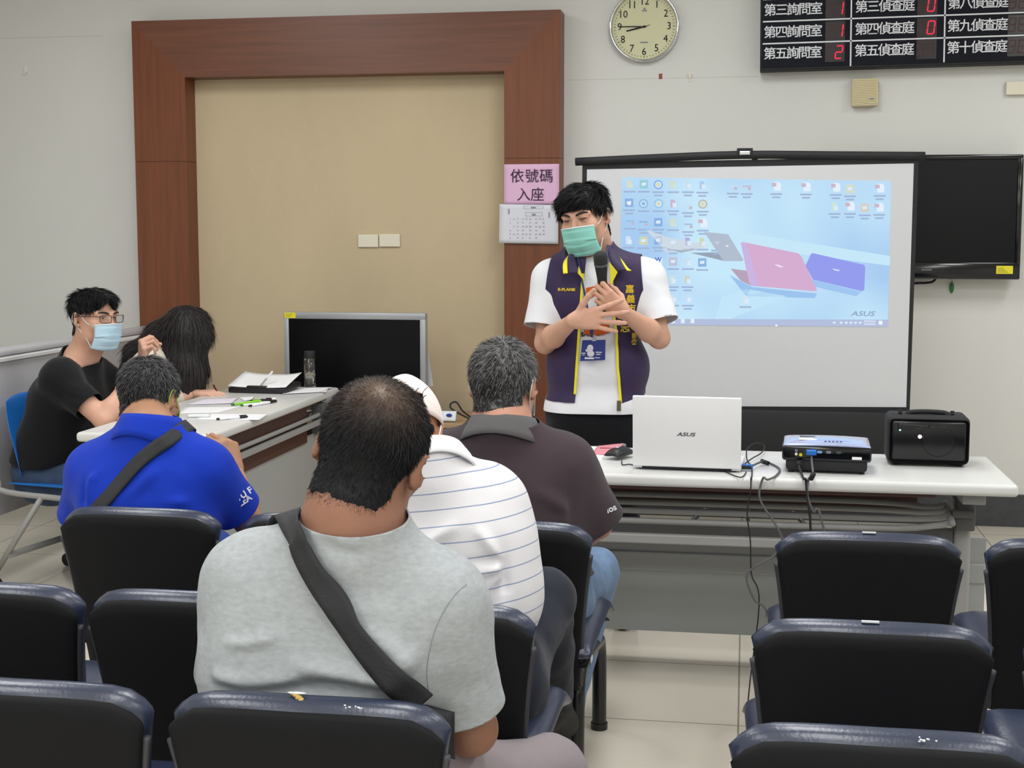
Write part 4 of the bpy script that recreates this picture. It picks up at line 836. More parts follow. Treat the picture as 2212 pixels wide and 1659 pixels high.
def surface_nets(G, lo, h):
    S = G < 0; n = np.array(G.shape); c = np.zeros(n - 1, np.int8)
    O8 = [(i, j, k) for i in (0, 1) for j in (0, 1) for k in (0, 1)]
    cut = lambda A, o: A[o[0]:n[0] - 1 + o[0], o[1]:n[1] - 1 + o[1], o[2]:n[2] - 1 + o[2]]
    for o in O8: c += cut(S, o)
    act = (c > 0) & (c < 8); I = np.argwhere(act); idx = np.full(n - 1, -1, np.int64); idx[act] = np.arange(len(I))
    P = np.zeros((len(I), 3)); Wt = np.zeros(len(I)); val = {o: cut(G, o)[act] for o in O8}
    for o in O8:
        for d in range(3):
            if o[d]: continue
            o2 = list(o); o2[d] = 1; a, b = val[o], val[tuple(o2)]; m = (a < 0) != (b < 0); t = a[m] / (a[m] - b[m]); q = np.tile(np.array(o, float), (m.sum(), 1)); q[:, d] += t; P[m] += q; Wt[m] += 1
    P = lo + h * (I + P / Wt[:, None]); F = []
    for d in range(3):
        e1, e2 = [x for x in range(3) if x != d]
        if d == 1: e1, e2 = e2, e1
        sa = [slice(1, n[x] - 1) for x in range(3)]; sb = list(sa); sa[d] = slice(0, n[d] - 1); sb[d] = slice(1, n[d]); A, B = S[tuple(sa)], S[tuple(sb)]
        E = np.argwhere(A != B); off = np.array([1, 1, 1]); off[d] = 0; E0 = E + off; fl = A[A != B]
        def cell(x, y): q = E0.copy(); q[:, e1] -= x; q[:, e2] -= y; return idx[q[:, 0], q[:, 1], q[:, 2]]
        Q = np.stack([cell(1, 1), cell(0, 1), cell(0, 0), cell(1, 0)], 1); Q[~fl] = Q[~fl][:, ::-1]; F.append(Q)
    F = np.concatenate(F); return P, F[(F >= 0).all(1)]
def mk(name, P, F, m, parent, smooth=True):
    me = bpy.data.meshes.new(name); me.vertices.add(len(P)); me.vertices.foreach_set('co', np.asarray(P, np.float32).ravel())
    F = np.asarray(F); me.loops.add(F.size); me.loops.foreach_set('vertex_index', F.ravel().astype(np.int32)); me.polygons.add(len(F))
    me.polygons.foreach_set('loop_start', np.arange(0, F.size, F.shape[1], dtype=np.int32)); me.update(calc_edges=True); me.validate()
    return link(name, me, m, parent, smooth)
def vnormals(P, F):
    n = np.cross(P[F[:, 2]] - P[F[:, 0]], P[F[:, 3]] - P[F[:, 1]]); N = np.zeros_like(P)
    for k in range(4): np.add.at(N, F[:, k], n)
    return N / (np.linalg.norm(N, axis=1, keepdims=True) + 1e-12)
def relax(P, F, it=1, lam=.5):
    E = np.concatenate([F[:, [0, 1]], F[:, [1, 2]], F[:, [2, 3]], F[:, [3, 0]]])
    for _ in range(it):
        A = np.zeros_like(P); C = np.zeros(len(P)); np.add.at(A, E[:, 0], P[E[:, 1]]); np.add.at(A, E[:, 1], P[E[:, 0]]); np.add.at(C, E[:, 0], 1); np.add.at(C, E[:, 1], 1)
        P = P + lam * (A / C[:, None] - P)
    return P
def folds(P, F, lines, wob=0.0, wscale=9.0, seed=0, stretch=(1, 1, 1)):
    """cloth: ridges along polylines (points, width, height) and a loose ripple."""
    N = vnormals(P, F); D = np.zeros(len(P))
    for pts, wd, amp in lines:
        Q = np.array([list(p) for p in spline(pts, 4)]); best = np.full(len(P), 9.); tt = np.zeros(len(P))
        for i in range(len(Q) - 1):
            a, b = Q[i], Q[i + 1]; ba = b - a; t = np.clip(((P - a) @ ba) / (ba @ ba + 1e-9), 0, 1); d = np.linalg.norm(P - a - t[:, None] * ba, axis=1)
            m = d < best; best[m] = d[m]; tt[m] = (i + t[m]) / (len(Q) - 1)
        x = best / wd; D += 2.3 * amp * np.exp(-x * x) * np.sin(np.clip(tt, .02, .98) * PI) ** .5
    if wob:
        D += wob * np.array([NZ.noise(V((p[0] * wscale * stretch[0] + seed, p[1] * wscale * stretch[1], p[2] * wscale * stretch[2]))) + .5 * NZ.noise(V((p[0] * wscale * 2.3 * stretch[0], p[1] * wscale * 2.3 + seed, p[2] * wscale * 2.3 * stretch[2]))) for p in P])
    return P + N * D[:, None]
def cloth(name, fld, h, m, parent, cuts=(), lines=(), wob=.002, wscale=9., seed=0, stretch=(1, 1, 1), thick=.003, sm=2, keep=None):
    """cuts: (point, outward normal, centre, radius): opens the garment there."""
    P, F = fld.mesh(h); P = relax(P, F, sm); P = folds(P, F, lines, wob, wscale, seed, stretch)
    o = mk(name, P, F, m, parent)
    if cuts:
        bm = bmesh.new(); bm.from_mesh(o.data)
        for pt, nm, c, r in cuts:
            pt, nm = V(pt), V(nm); fs = [f for f in bm.faces if (c(f.calc_center_median()) if callable(c) else (f.calc_center_median() - V(c)).length < r)]
            g = list({v for f in fs for v in f.verts} | {e for f in fs for e in f.edges}) + fs
            bmesh.ops.bisect_plane(bm, geom=g, plane_co=pt, plane_no=nm, clear_outer=(r != 'split'), dist=1e-6)
        if keep: keep(bm)
        bm.to_mesh(o.data); bm.free(); o.data.polygons.foreach_set('use_smooth', [True] * len(o.data.polygons))
    if thick:
        md = o.modifiers.new('thickness', 'SOLIDIFY'); md.thickness = thick; md.offset = -1
    return o
def bvh(o):
    me = o.data; m = world_of(o); return BVHTree.FromPolygons([m @ v.co for v in me.vertices], [tuple(p.vertices) for p in me.polygons])
EYE = V((0, 0, CAMH))
def hit(b, px, py):
    d = ray(px, py).normalized(); r = b.ray_cast(EYE, d); return (r[0], r[1] if r[1].dot(d) < 0 else -r[1]) if r[0] else (None, None)
def near(b, p):
    r = b.find_nearest(V(p)); return r[0], r[1]
def ribbon(name, pn, width, m, parent, off=.004, th=.0025, sub=5):
    """strap along (point, normal) pairs lying on a surface."""
    P = spline([p + n.normalized() * off for p, n in pn], sub); N = spline([n for p, n in pn], sub); s = MB(); L = []
    for i, p in enumerate(P):
        t = (P[min(i + 1, len(P) - 1)] - P[max(i - 1, 0)]).normalized(); n = N[i].normalized(); q = t.cross(n).normalized() * width / 2
        L.append([s.bm.verts.new(p + q * u - n * (.012 * (abs(u) ** 2) * 0)) for u in (-1, -.5, 0, .5, 1)])
    for a, b in zip(L, L[1:]):
        for k in range(4): s.bm.faces.new((a[k], a[k + 1], b[k + 1], b[k]))
    o = s.obj(name, m, parent, True); md = o.modifiers.new('thickness', 'SOLIDIFY'); md.thickness = th; md.offset = 0; return o
def frame(c, fwd, up, s=1.0):
    y = V(fwd).normalized(); z = V(up); z = (z - y * z.dot(y)).normalized(); x = y.cross(z)
    return Matrix(((x.x * s, y.x * s, z.x * s, c[0]), (x.y * s, y.y * s, z.y * s, c[1]), (x.z * s, y.z * s, z.z * s, c[2]), (0, 0, 0, 1)))
def head_field(f, m):
    e, c = (lambda *a, **k: f.ell(*a, m=m, **k)), (lambda *a, **k: f.cap(*a, m=m, **k))
    e((0, -.014, .034), (.074, .093, .082), k=.02); e((0, .03, -.028), (.060, .066, .080), k=.04); e((0, .066, -.098), (.024, .02, .016), k=.03)
    for s in (-1, 1):
        e((s * .044, .012, -.062), (.022, .035, .03), k=.035); e((s * .042, .066, -.018), (.024, .02, .02), k=.03)
        e((s * .033, .102, .010), (.017, .018, .012), k=.012, op=-1); e((s * .033, .080, .010), (.0165, .0165, .0125), k=.006)
        c((s * .014, .093, .030), (s * .05, .077, .028), .0085, k=.014)
        e((s * .011, .104, -.030), (.009, .011, .008), k=.008)
        # ear
        R = Matrix.Rotation(s * math.radians(-32), 4, 'Z') @ Matrix.Rotation(math.radians(-8), 4, 'X')
        e((s * .083, -.012, .002), (.0068, .018, .031), k=.006, rot=R); e((s * .089, -.006, .006), (.005, .010, .019), k=.004, op=-1, rot=R); e((s * .077, -.002, -.022), (.005, .007, .009), k=.006)
    c((0, .094, .018), (0, .112, -.024), .0075, .011, k=.014)
    e((0, .092, -.056), (.026, .012, .007), k=.01); e((0, .094, -.069), (.022, .011, .007), k=.01)
    c((0, -.03, -.03), (0, -.032, -.11), .052, .055, k=.03)
def hand_field(f, w_, d, n, side, curls, spread=(.10, .03, -.04, -.12), thumb=((.75, .65, .25), (.35, .9, .3), (.1, .95, .35)), s=1.0):
    """w_: wrist, d: along the hand, n: palm side, side: which way the thumb lies (+1: d x n)."""
    w_, d, n = V(w_), V(d).normalized(), V(n); n = (n - d * n.dot(d)).normalized(); L = d.cross(n) * side
    lat = (.029, .010, -.010, -.028); fw = (.088, .092, .086, .076); ln = ((.044, .026, .021), (.049, .030, .022), (.045, .028, .021), (.035, .021, .018))
    f.cap(w_ - d * .004 * s, w_ + d * .02 * s, .0235 * s, .0215 * s, k=.014)
    for i in range(4):
        kn = w_ + (L * lat[i] + d * fw[i]) * s; f.cap(w_ + (L * lat[i] * .55 + d * .012) * s, kn, .015 * s, .0112 * s, k=.014 * s)
        p = kn; a = 0; r = (.0100, .0092, .0084, .0072) if i < 3 else (.0086, .0079, .0072, .0063)
        for j in range(3):
            a += curls[i][j]; b = (d * math.cos(a) + n * math.sin(a) + L * spread[i]).normalized(); q = p + b * ln[i][j] * s; f.cap(p, q, r[j] * s, r[j + 1] * s, k=.004 * s); p = q
    f.ell(w_ + (d * .045 + n * .006) * s, (.03 * s, .03 * s, .014 * s), k=.016 * s, rot=Matrix((L, d, n)).transposed())
    p = w_ + (L * .016 + d * .018 + n * .004) * s
    for (t, l, r0, r1) in zip(thumb, (.046, .034, .027), (.0155, .0112, .0098), (.0118, .0098, .0075)):
        b = (L * t[0] + d * t[1] + n * t[2]).normalized(); q = p + b * l * s; f.cap(p, q, r0 * s, r1 * s, k=.006 * s); p = q
def torso_field(f, J, b=1.0, deep=1.0, neck=False):
    lat = (J['shR'] - J['shL']).normalized(); hl = J.get('hiplat', lat)
    f.cap(J['pelvis'] - hl * .075 * b, J['pelvis'] + hl * .075 * b, .112 * deep, k=.05)
    f.cap(J['waist'] - hl * .068 * b, J['waist'] + hl * .068 * b, .104 * deep, k=.08)
    f.cap(J['chest'] - lat * .075 * b, J['chest'] + lat * .075 * b, .112 * deep, k=.08)
    up = (J['nb'] - J['chest']).normalized()
    f.cap(J['shL'] + lat * .05 - up * .035, J['shR'] - lat * .05 - up * .035, .068, k=.07)
    if neck: f.cap(J['nb'] + up * .03, J['nb'] - up * .07, .062 * J.get('nk', 1), .071 * J.get('nk', 1), k=.06)
    for s in ('shL', 'shR'):
        f.cap(J['nb'] - up * .02, J[s] * .8 + J['nb'] * .2 + up * .01, .046, .042, k=.06); f.ell(J[s], (.056, .056, .056), k=.04)
def arm_field(f, sh, el, wr, b=1.0, k=.03):
    f.cap(sh, el, .052 * b, .040 * b, k=k); f.cap(el, el.lerp(wr, .3), .040 * b, .043 * b, k=.02); f.cap(el.lerp(wr, .3), wr, .043 * b, .0255 * b, k=.02)
def person(label, loc): return thing('person', label, 'person', loc)
def skinmat(name, c): return mat(name, c, .5, spec=.35, sss=.06, bump=(240, .05), var=(22, .05))
def build_body(t, J, skin, b=1.0, deep=1.0, h=.006, hands=()):
    f = Field(); head_field(f, J['M']); up = (J['nb'] - J['chest']).normalized()
    f.cap(J['M'] @ V((0, -.028, -.085)), J['nb'] + V((0, 0, 0)), .054 * J.get('nk', 1), .060 * J.get('nk', 1), k=.045)
    torso_field(f, J, b * .95, deep * .92)
    for s in 'LR':
        if 'el' + s in J: arm_field(f, J['sh' + s], J['el' + s], J['wr' + s], J.get('ab', 1))
        if 'kn' + s in J:
            f.cap(J['hip' + s], J['kn' + s], .075, .05, k=.04); f.cap(J['kn' + s], J['an' + s], .05, .034, k=.03)
    P, F = f.mesh(h); P = relax(P, F, 1, .4); PP, FF = [P], [F]; n = len(P)
    for a in hands:
        g = Field(); hand_field(g, *a[0], **a[1]); p, q = g.mesh(.0026); p = relax(p, q, 1, .35); PP.append(p); FF.append(q + n); n += len(p)
    return mk('body', np.concatenate(PP), np.concatenate(FF), skin, t)
def legs_field(J, b=1.0):
    f = Field(); hl = J.get('hiplat', (J['shR'] - J['shL']).normalized()); f.cap(J['pelvis'] - hl * .07 * b, J['pelvis'] + hl * .07 * b, .118, k=.05); f.cap(J['pelvis'] - hl * .07 * b + V((0, 0, .06)), J['pelvis'] + hl * .07 * b + V((0, 0, .06)), .112, k=.05)
    for s in 'LR':
        f.cap(J['hip' + s], J['kn' + s], .092 * b, .068 * b, k=.05); f.cap(J['kn' + s], J['an' + s], .066 * b, .055 * b, k=.03)
    return f
def shoe(t, an, d, m='blackm'):
    d = V(d).normalized(); f = Field(); z = V((0, 0, 1)); f.cap(an + z * -.02, an - z * .055 - d * .04, .04, .034, k=.03); f.cap(an - z * .058 - d * .03, an - z * .062 + d * .13, .034, .03, k=.03); f.cap(an - z * .02, an - z * .055 + d * .07, .034, .03, k=.04)
    P, F = f.mesh(.006); return mk('shoe', relax(P, F, 1), F, m, t)
def colored(name, rough=.6, spec=.3, sheen=0):
    m = bpy.data.materials.new(name); m.use_nodes = True; nt = m.node_tree; b = nt.nodes['Principled BSDF']; b.inputs['Roughness'].default_value = rough; b.inputs['Specular IOR Level'].default_value = spec; b.inputs['Sheen Weight'].default_value = sheen
    a = nt.nodes.new('ShaderNodeVertexColor'); a.layer_name = 'tint'; nt.links.new(a.outputs['Color'], b.inputs['Base Color']); MATS[name] = m; return m
def set_tint(o, C):
    a = o.data.color_attributes.new('tint', 'FLOAT_COLOR', 'POINT'); a.data.foreach_set('color', np.concatenate([C, np.ones((len(C), 1))], 1).astype(np.float32).ravel())
def hair(t, m, cover, col, n, ln, lift=.5, flow=None, th=.008, rough=.55, tint=None, wd=.0009, jit=.25, disp=.0025, hs=.0055, fade=None, seed=1, bang=()):
    """cap of hair over the skull (head space of matrix m) plus strands. cover(p): >0 where hair grows, in head space."""
    f = Field(); e = lambda *a, **k: f.ell(*a, m=m, **k)
    e((0, -.014, .034), (.074 + th, .093 + th, .082 + th), k=.02); e((0, .02, -.02), (.063, .06, .07), k=.035); e((0, -.034, -.05), (.056 + th * .5, .052 + th * .5, .055), k=.03); e((0, -.034, -.085), (.057 + th * .5, .053 + th * .5, .05), k=.03)
    for q in bang: f.ell(*q[0], m=m, **q[1])
    for s in (-1, 1): e((s * (.063 + th * .6), .004, -.03), (.012, .02, .03), k=.02)
    P, F = f.mesh(hs); mi = m.inverted(); A = np.array(mi); loc = P @ A[:3, :3].T + A[:3, 3]; N = vnormals(P, F)
    cv = cover(loc); nz = np.array([NZ.noise(V(p) * 55) + .6 * NZ.noise(V(p) * 130) for p in loc]); P = P + N * (nz * disp * np.clip(cv / .03, 0, 1) - np.clip(.012 - cv * .75, 0, .012) * 1.2)[:, None] * m.to_scale().x
    kf = (cv[F] > 0).all(1); F = F[kf]; cF = cv[F].min(1)
    c0 = np.array(lin(col)[:3]); T = (tint or (lambda L, r: np.tile(c0, (len(L), 1)) * (.75 + .5 * r[:, None])))
    rng = np.random.default_rng(seed); Cb = T(loc, rng.random(len(loc))) * .8
    if fade: kk = np.clip(cv / .02, 0, 1)[:, None] ** 1.3; Cb = Cb * kk + np.array(lin(fade)[:3]) * .75 * (1 - kk)
    ar = np.linalg.norm(np.cross(P[F[:, 2]] - P[F[:, 0]], P[F[:, 3]] - P[F[:, 1]]), axis=1); ar = ar * (cF > .003) * (1 + 1.6 * (cF < .022)); pick = rng.choice(len(F), n, p=ar / ar.sum()); wts = rng.dirichlet((1, 1, 1, 1), n)
    R0 = (P[F[pick]] * wts[:, :, None]).sum(1); Rn = (N[F[pick]] * wts[:, :, None]).sum(1); Rl = (loc[F[pick]] * wts[:, :, None]).sum(1)
    B3 = np.array(m.to_3x3().normalized()); fl = (flow(Rl) if flow else np.tile([0, -.3, -1.], (n, 1))) @ B3.T; fl = fl - Rn * (fl * Rn).sum(1)[:, None]; fl /= np.linalg.norm(fl, axis=1)[:, None] + 1e-6
    d = fl + Rn * lift + rng.normal(0, jit, (n, 3)); d /= np.linalg.norm(d, axis=1)[:, None]; l = (ln(Rl) if callable(ln) else ln) * rng.uniform(.6, 1.3, n); sd = np.cross(d, rng.normal(0, 1, (n, 3))); sd /= np.linalg.norm(sd, axis=1)[:, None] + 1e-9
    a = R0 - Rn * .002; md = a + d * (l * .55)[:, None]; tp = a + (d * .9 + fl * .35) * l[:, None]
    V4 = np.stack([a - sd * wd, a + sd * wd, md + sd * wd * .8, md - sd * wd * .8, tp + sd * wd * .15, tp - sd * wd * .15], 1).reshape(-1, 3); k = np.arange(n)[:, None] * 6 + len(P)
    Fs = np.concatenate([k + np.array([[0, 1, 2, 3]]), k + np.array([[3, 2, 4, 5]])]); Cs = np.repeat(T(Rl, rng.random(n)), 6, 0)
    o = mk('hair', np.concatenate([P, V4]), np.concatenate([F, Fs]), MATS.get('hair_strands') or colored('hair_strands', .55, .28), t); set_tint(o, np.concatenate([Cb, Cs])); return o
def mask_mesh(t, m, c, white=True, loops=True, c2='#e6edef', wid=1.0, lm=None):
    H = lambda u, v: V((.067 * wid * math.sin(u * 1.25), .023 + .103 * math.cos(u * 1.2) ** .6 - .012 * (1 - v) * (1 - abs(u)) - .024 * max(0, -v) ** 1.5 + .008 * (1 - abs(u) * 2.2 if abs(u) < .45 else 0) * max(0, v + .1) + .0035 * (((v * 2 + .5) % 1) - .5) * (1 - u * u), -.066 + .055 * v - .006 * u * u * (1 if v > 0 else -1.8) * (1)))
    s = MB(); n, k = 24, 30; G = {}
    for i in range(n + 1):
        for j in range(k + 1): G[i, j] = s.bm.verts.new(m @ H(i / n * 2 - 1, j / k * 2 - 1))
    for i in range(n):
        for j in range(k): s.bm.faces.new((G[i, j], G[i + 1, j], G[i + 1, j + 1], G[i, j + 1]))
    o = s.obj('face_mask', c, t, True); md = o.modifiers.new('thickness', 'SOLIDIFY'); md.thickness = .0012; md.offset = 1
    e = MB().tube([m @ (H(u, 1) + V((0, .0008, 0))) for u in np.linspace(-1, 1, 13)], .0022, 6, 2)
    e.obj('top_binding', mat('mask_white', c2, .7) if 'mask_white' not in MATS else MATS['mask_white'], o, True)
    if loops:
        for sx in (-1, 1):
            L = MB().tube([m @ H(sx, .93), m @ V((sx * .071, .045, -.012)), m @ V((sx * .0785, .012, .018)), m @ V((sx * .0835, -.022, .026)), m @ V((sx * .0815, -.034, -.004)), m @ V((sx * .074, -.012, -.03)), m @ V((sx * .066, .03, -.07)), m @ H(sx, -.93)], .0016, 6, 5)
            L.obj('ear_loop', lm or MATS['mask_white'], o, True)
    return o
def collar(name, pairs, m, t, th=.003, mid=.0):
    """strip of cloth between inner and outer edge points."""
    I = spline([a for a, b in pairs], 6); O = spline([b for a, b in pairs], 6); s = MB(); L = []
    for a, b in zip(I, O):
        c = (a + b) / 2 + V((0, 0, mid)); L.append([s.bm.verts.new(x) for x in (a, a.lerp(c, .5), c, c.lerp(b, .5), b)])
    for p, q in zip(L, L[1:]):
        for k in range(4): s.bm.faces.new((p[k], p[k + 1], q[k + 1], q[k]))
    o = s.obj(name, m, t, True); md = o.modifiers.new('thickness', 'SOLIDIFY'); md.thickness = th; md.offset = 0; return o
def ring_collar(name, c, up, fwd, rx, ry, hgt, flare, gap, m, t, drop=.045, n=15):
    """folded polo collar: stands around the neck and folds out; gap (rad) left open towards fwd."""
    u = V(up).normalized(); f = V(fwd); f = (f - u * f.dot(u)).normalized(); r = f.cross(u); P1, P2 = [], []
    for i in range(n):
        a = gap + (2 * PI - 2 * gap) * i / (n - 1); e = f * math.cos(a) * ry + r * math.sin(a) * rx; k = .5 - .5 * math.cos(a)
        top = V(c) + e + u * hgt * (.55 + .45 * k); P1.append((V(c) + e * .97 - u * .01, top)); P2.append((top, V(c) + e * (1 + flare) + u * (hgt * (.5 + .5 * k) - drop * (1 + .55 * math.sin(a) ** 2))))
    o = collar(name, P2, m, t, .004, .006); q = collar('collar_stand', P1, m, o, .003); return o
# ================================================================ the seated audience, seen from behind
def cloth_mat(name, c, bump=(300, .15), var=None, rough=.85, sheen=.1): return mat(name, c, rough, spec=.2, bump=bump, var=var, sheen=sheen)
def tshirt_field(J, g, b, deep, sl, ab=1.0):
    f = Field(); torso_field(f, J, b, deep, True); f = f.grown(g)
    for s in 'LR':
        if s in sl: e = sl[s]; f.cap(J['sh' + s], e, (.058 + g) * ab, (.052 + g) * ab, k=.05)
    return f
def sleeve_cut(J, s, e, r=.13): d = (e - J['sh' + s]).normalized(); return (e - d * .01, d, e + d * .03, r)
# ---------------------------------------------------------------- man in grey
def man_grey():
    t = person('man with cropped dark hair in a grey T-shirt seated nearest the camera, back turned', (-.65, 2.3, 0))
    J = dict(M=frame(W(801, 988, 2.215), (.0, .95, -.22), (.27, .19, .94), 1.10), nb=W(765, 1143, 2.17), chest=W(742, 1335, 2.23), waist=W(695, 1470, 2.21), pelvis=V((-.64, 2.30, .52)),
             shL=W(540, 1262, 2.23), shR=W(948, 1308, 2.20), elL=W(492, 1490, 2.40), wrL=W(640, 1560, 2.62), elR=W(1018, 1575, 2.27), wrR=W(950, 1600, 2.52),
             hipL=V((-.74, 2.34, .50)), hipR=V((-.56, 2.34, .50)), knL=V((-.86, 2.72, .50)), knR=W(1190, 1672, 2.64), anL=V((-.86, 2.74, .10)), anR=V((-.36, 2.70, .10)), nk=1.14, ab=1.06)
    J['hiplat'] = V((1, .1, 0))
    body = build_body(t, J, skinmat('tanned_skin', '#946a56'), 1.12, 1.1, .006, hands=[((J['wrL'], V((.6, .8, -.1)), V((0, -.2, -1)), -1, [(.5, .6, .4)] * 4), {}), ((J['wrR'], V((-.7, .7, 0)), V((0, 0, -1)), 1, [(.5, .6, .4)] * 4), {})])
    gm = cloth_mat('grey_marl_cotton', '#a6abae', (420, .12), (70, .10, (1, 1, 2.2)))
    eL, eR = J['shL'].lerp(J['elL'], .86), J['shR'].lerp(J['elR'], .85)
    f = tshirt_field(J, .0125, 1.16, 1.14, dict(L=eL, R=eR), 1.07)
    q = lambda x, y: W(x, y, 2.08)
    sh = cloth('shirt', f, .0055, gm, t, [sleeve_cut(J, 'R', eR), sleeve_cut(J, 'L', eL), (J['nb'] + V((.118, 0, 0)), V((1, 0, 0)), lambda c: (c - J['nb']).length < .25, 'split'), (J['nb'] - V((.118, 0, 0)), V((1, 0, 0)), lambda c: (c - J['nb']).length < .25, 'split'), (W(745, 1154, 2.09), V((.03, -.22, 1)), lambda c: -.1181 < c.x - J['nb'].x < .1181 and c.z > J['nb'].z - .12, 1), (V((0, 0, .58)), V((0, 0, -1)), V((-.64, 2.3, .40)), .38)],
               [([q(1000, 1262), q(948, 1312), q(922, 1400), q(915, 1480)], .012, -.006), ([q(920, 1400), q(870, 1440), q(800, 1470)], .02, .007), ([q(905, 1440), q(840, 1400), q(770, 1350)], .018, .006), ([q(940, 1480), q(900, 1440), q(880, 1380)], .012, -.008),
                ([q(440, 1385), q(520, 1390), q(600, 1375)], .011, .006), ([q(440, 1460), q(540, 1475), q(660, 1465)], .013, .007), ([q(435, 1480), q(560, 1490), q(700, 1480), q(830, 1495)], .012, -.007), ([q(640, 1440), q(740, 1455), q(830, 1470)], .014, .007), ([q(430, 1320), q(480, 1290), q(530, 1280)], .014, -.005),
                ([q(480, 1220), q(520, 1300), q(530, 1400)], .018, -.004), ([q(690, 1170), q(760, 1200), q(830, 1190)], .012, -.003), ([q(840, 1310), q(760, 1320), q(700, 1300)], .02, .004), ([q(1000, 1330), q(960, 1420), q(985, 1500)], .016, .004)], .0035, 8, 3, (1, 1, 1.6))
    rib = bvh(sh); sp = [hit(rib, *p) for p in ((1008, 1262), (985, 1282), (960, 1318), (940, 1360), (928, 1405), (922, 1450), (925, 1490))]; sp = [a + n * .0006 for a, n in sp if a]
    if len(sp) > 3: MB().tube(sp, .0007, 6, 4).obj('sleeve_seam', cloth_mat('grey_seam', '#8d9397'), sh, True)
    # trousers
    lf = legs_field(J, 1.05); P, F = lf.mesh(.008); mk('trousers', folds(relax(P, F, 2), F, [], .004, 12, 2), F, cloth_mat('taupe_cotton', '#8c8286'), t)
    for s in 'LR': shoe(t, J['an' + s], (0, 1, 0))
    # hair: cropped, thin at the whorl
    wh = V((.006, -.074, .090)); c0, c1 = np.array(lin('#15161b')[:3]), np.array(lin('#5c493d')[:3]); c2 = np.array(lin('#a08c7c')[:3])
    def tint(L, r):
        d = np.linalg.norm((L - np.array(wh)) * np.array([.8, 1, 1]), axis=1); k = np.exp(-(d / .042) ** 2)[:, None]; k2 = np.exp(-(d / .014) ** 2)[:, None]
        C = c0 * (.7 + .6 * r[:, None]) * (1 - k) + c1 * (.7 + .6 * r[:, None]) * k; return C * (1 - k2 * .6) + c2 * k2 * .6
    def flow(L): d = L - np.array(wh); d = d / (np.linalg.norm(d, axis=1)[:, None] + .004); return d + np.cross(d, np.array([0, -.6, .8])) * .5 + np.array([0, 0, -.35])
    cover = lambda L: np.minimum.reduce([.028 - L[:, 1] + .9 * np.maximum(L[:, 2] - .01, 0), (L[:, 2] + .120) - .25 * np.abs(L[:, 0]), np.where((np.abs(L[:, 0]) > .05) & (L[:, 1] > -.045), L[:, 2] - .02 + .9 * np.maximum(0, -.012 - L[:, 1]) * 2.2, 1)])
    def ln(L): d = np.linalg.norm(L - np.array(wh), axis=1); return np.where(L[:, 2] < -.045, .0065, .008) + .004 * (d > .05) * (L[:, 2] > 0)
    hair(t, J['M'], cover, '#15161b', 34000, ln, .75, flow, .004, tint=tint, wd=.00042, fade='#7a5644', jit=.22, disp=.0012, hs=.005)
    # print behind the strap
    b = bvh(sh); p = [hit(b, *x) for x in ((637, 1172), (642, 1192), (646, 1215))]
    for k, (px, py) in enumerate(((641, 1196), (645, 1213))):
        a, n = hit(b, px, py); 
        if a: MB().prism([a + n * .001 + V(v) for v in ((-.004, 0, .008), (.004, 0, -.006), (.0055, 0, -.004), (-.0025, 0, .009))], n * .0006).obj('red_print', mat('red_ink', '#c03048', .7), sh)
    # sling bag strap from the left shoulder across the back
    bag = thing('sling_bag', 'black sling bag strap running diagonally down the back of the grey T-shirt', 'bag', J['nb'])
    pts = [near(b, W(600, 1140, 2.32)), near(b, W(628, 1128, 2.22))] + [hit(b, *p) for p in ((650, 1150), (664, 1190), (690, 1240), (728, 1300), (770, 1360), (815, 1420), (850, 1465))] + [hit(b, 880, 1490), hit(b, 905, 1510)]
    pts = [(a, n) for a, n in pts if a]
    ribbon('strap', pts, .046, mat('black_webbing', '#26272b', .7, bump=(400, .3)), bag, .013, .003)
    e = pts[-1]; p0 = e[0] + e[1] * .012 + V((-.01, .0, -.045))
    MB().pillow(lambda u, v: p0 + V((.055 * u, .02 + .02 * u, .0 + .04 * v - .02 * u)), 11, 11, .02, 3, 3).obj('pouch', mat('black_nylon', '#17181c', .6), bag, True)
man_grey()
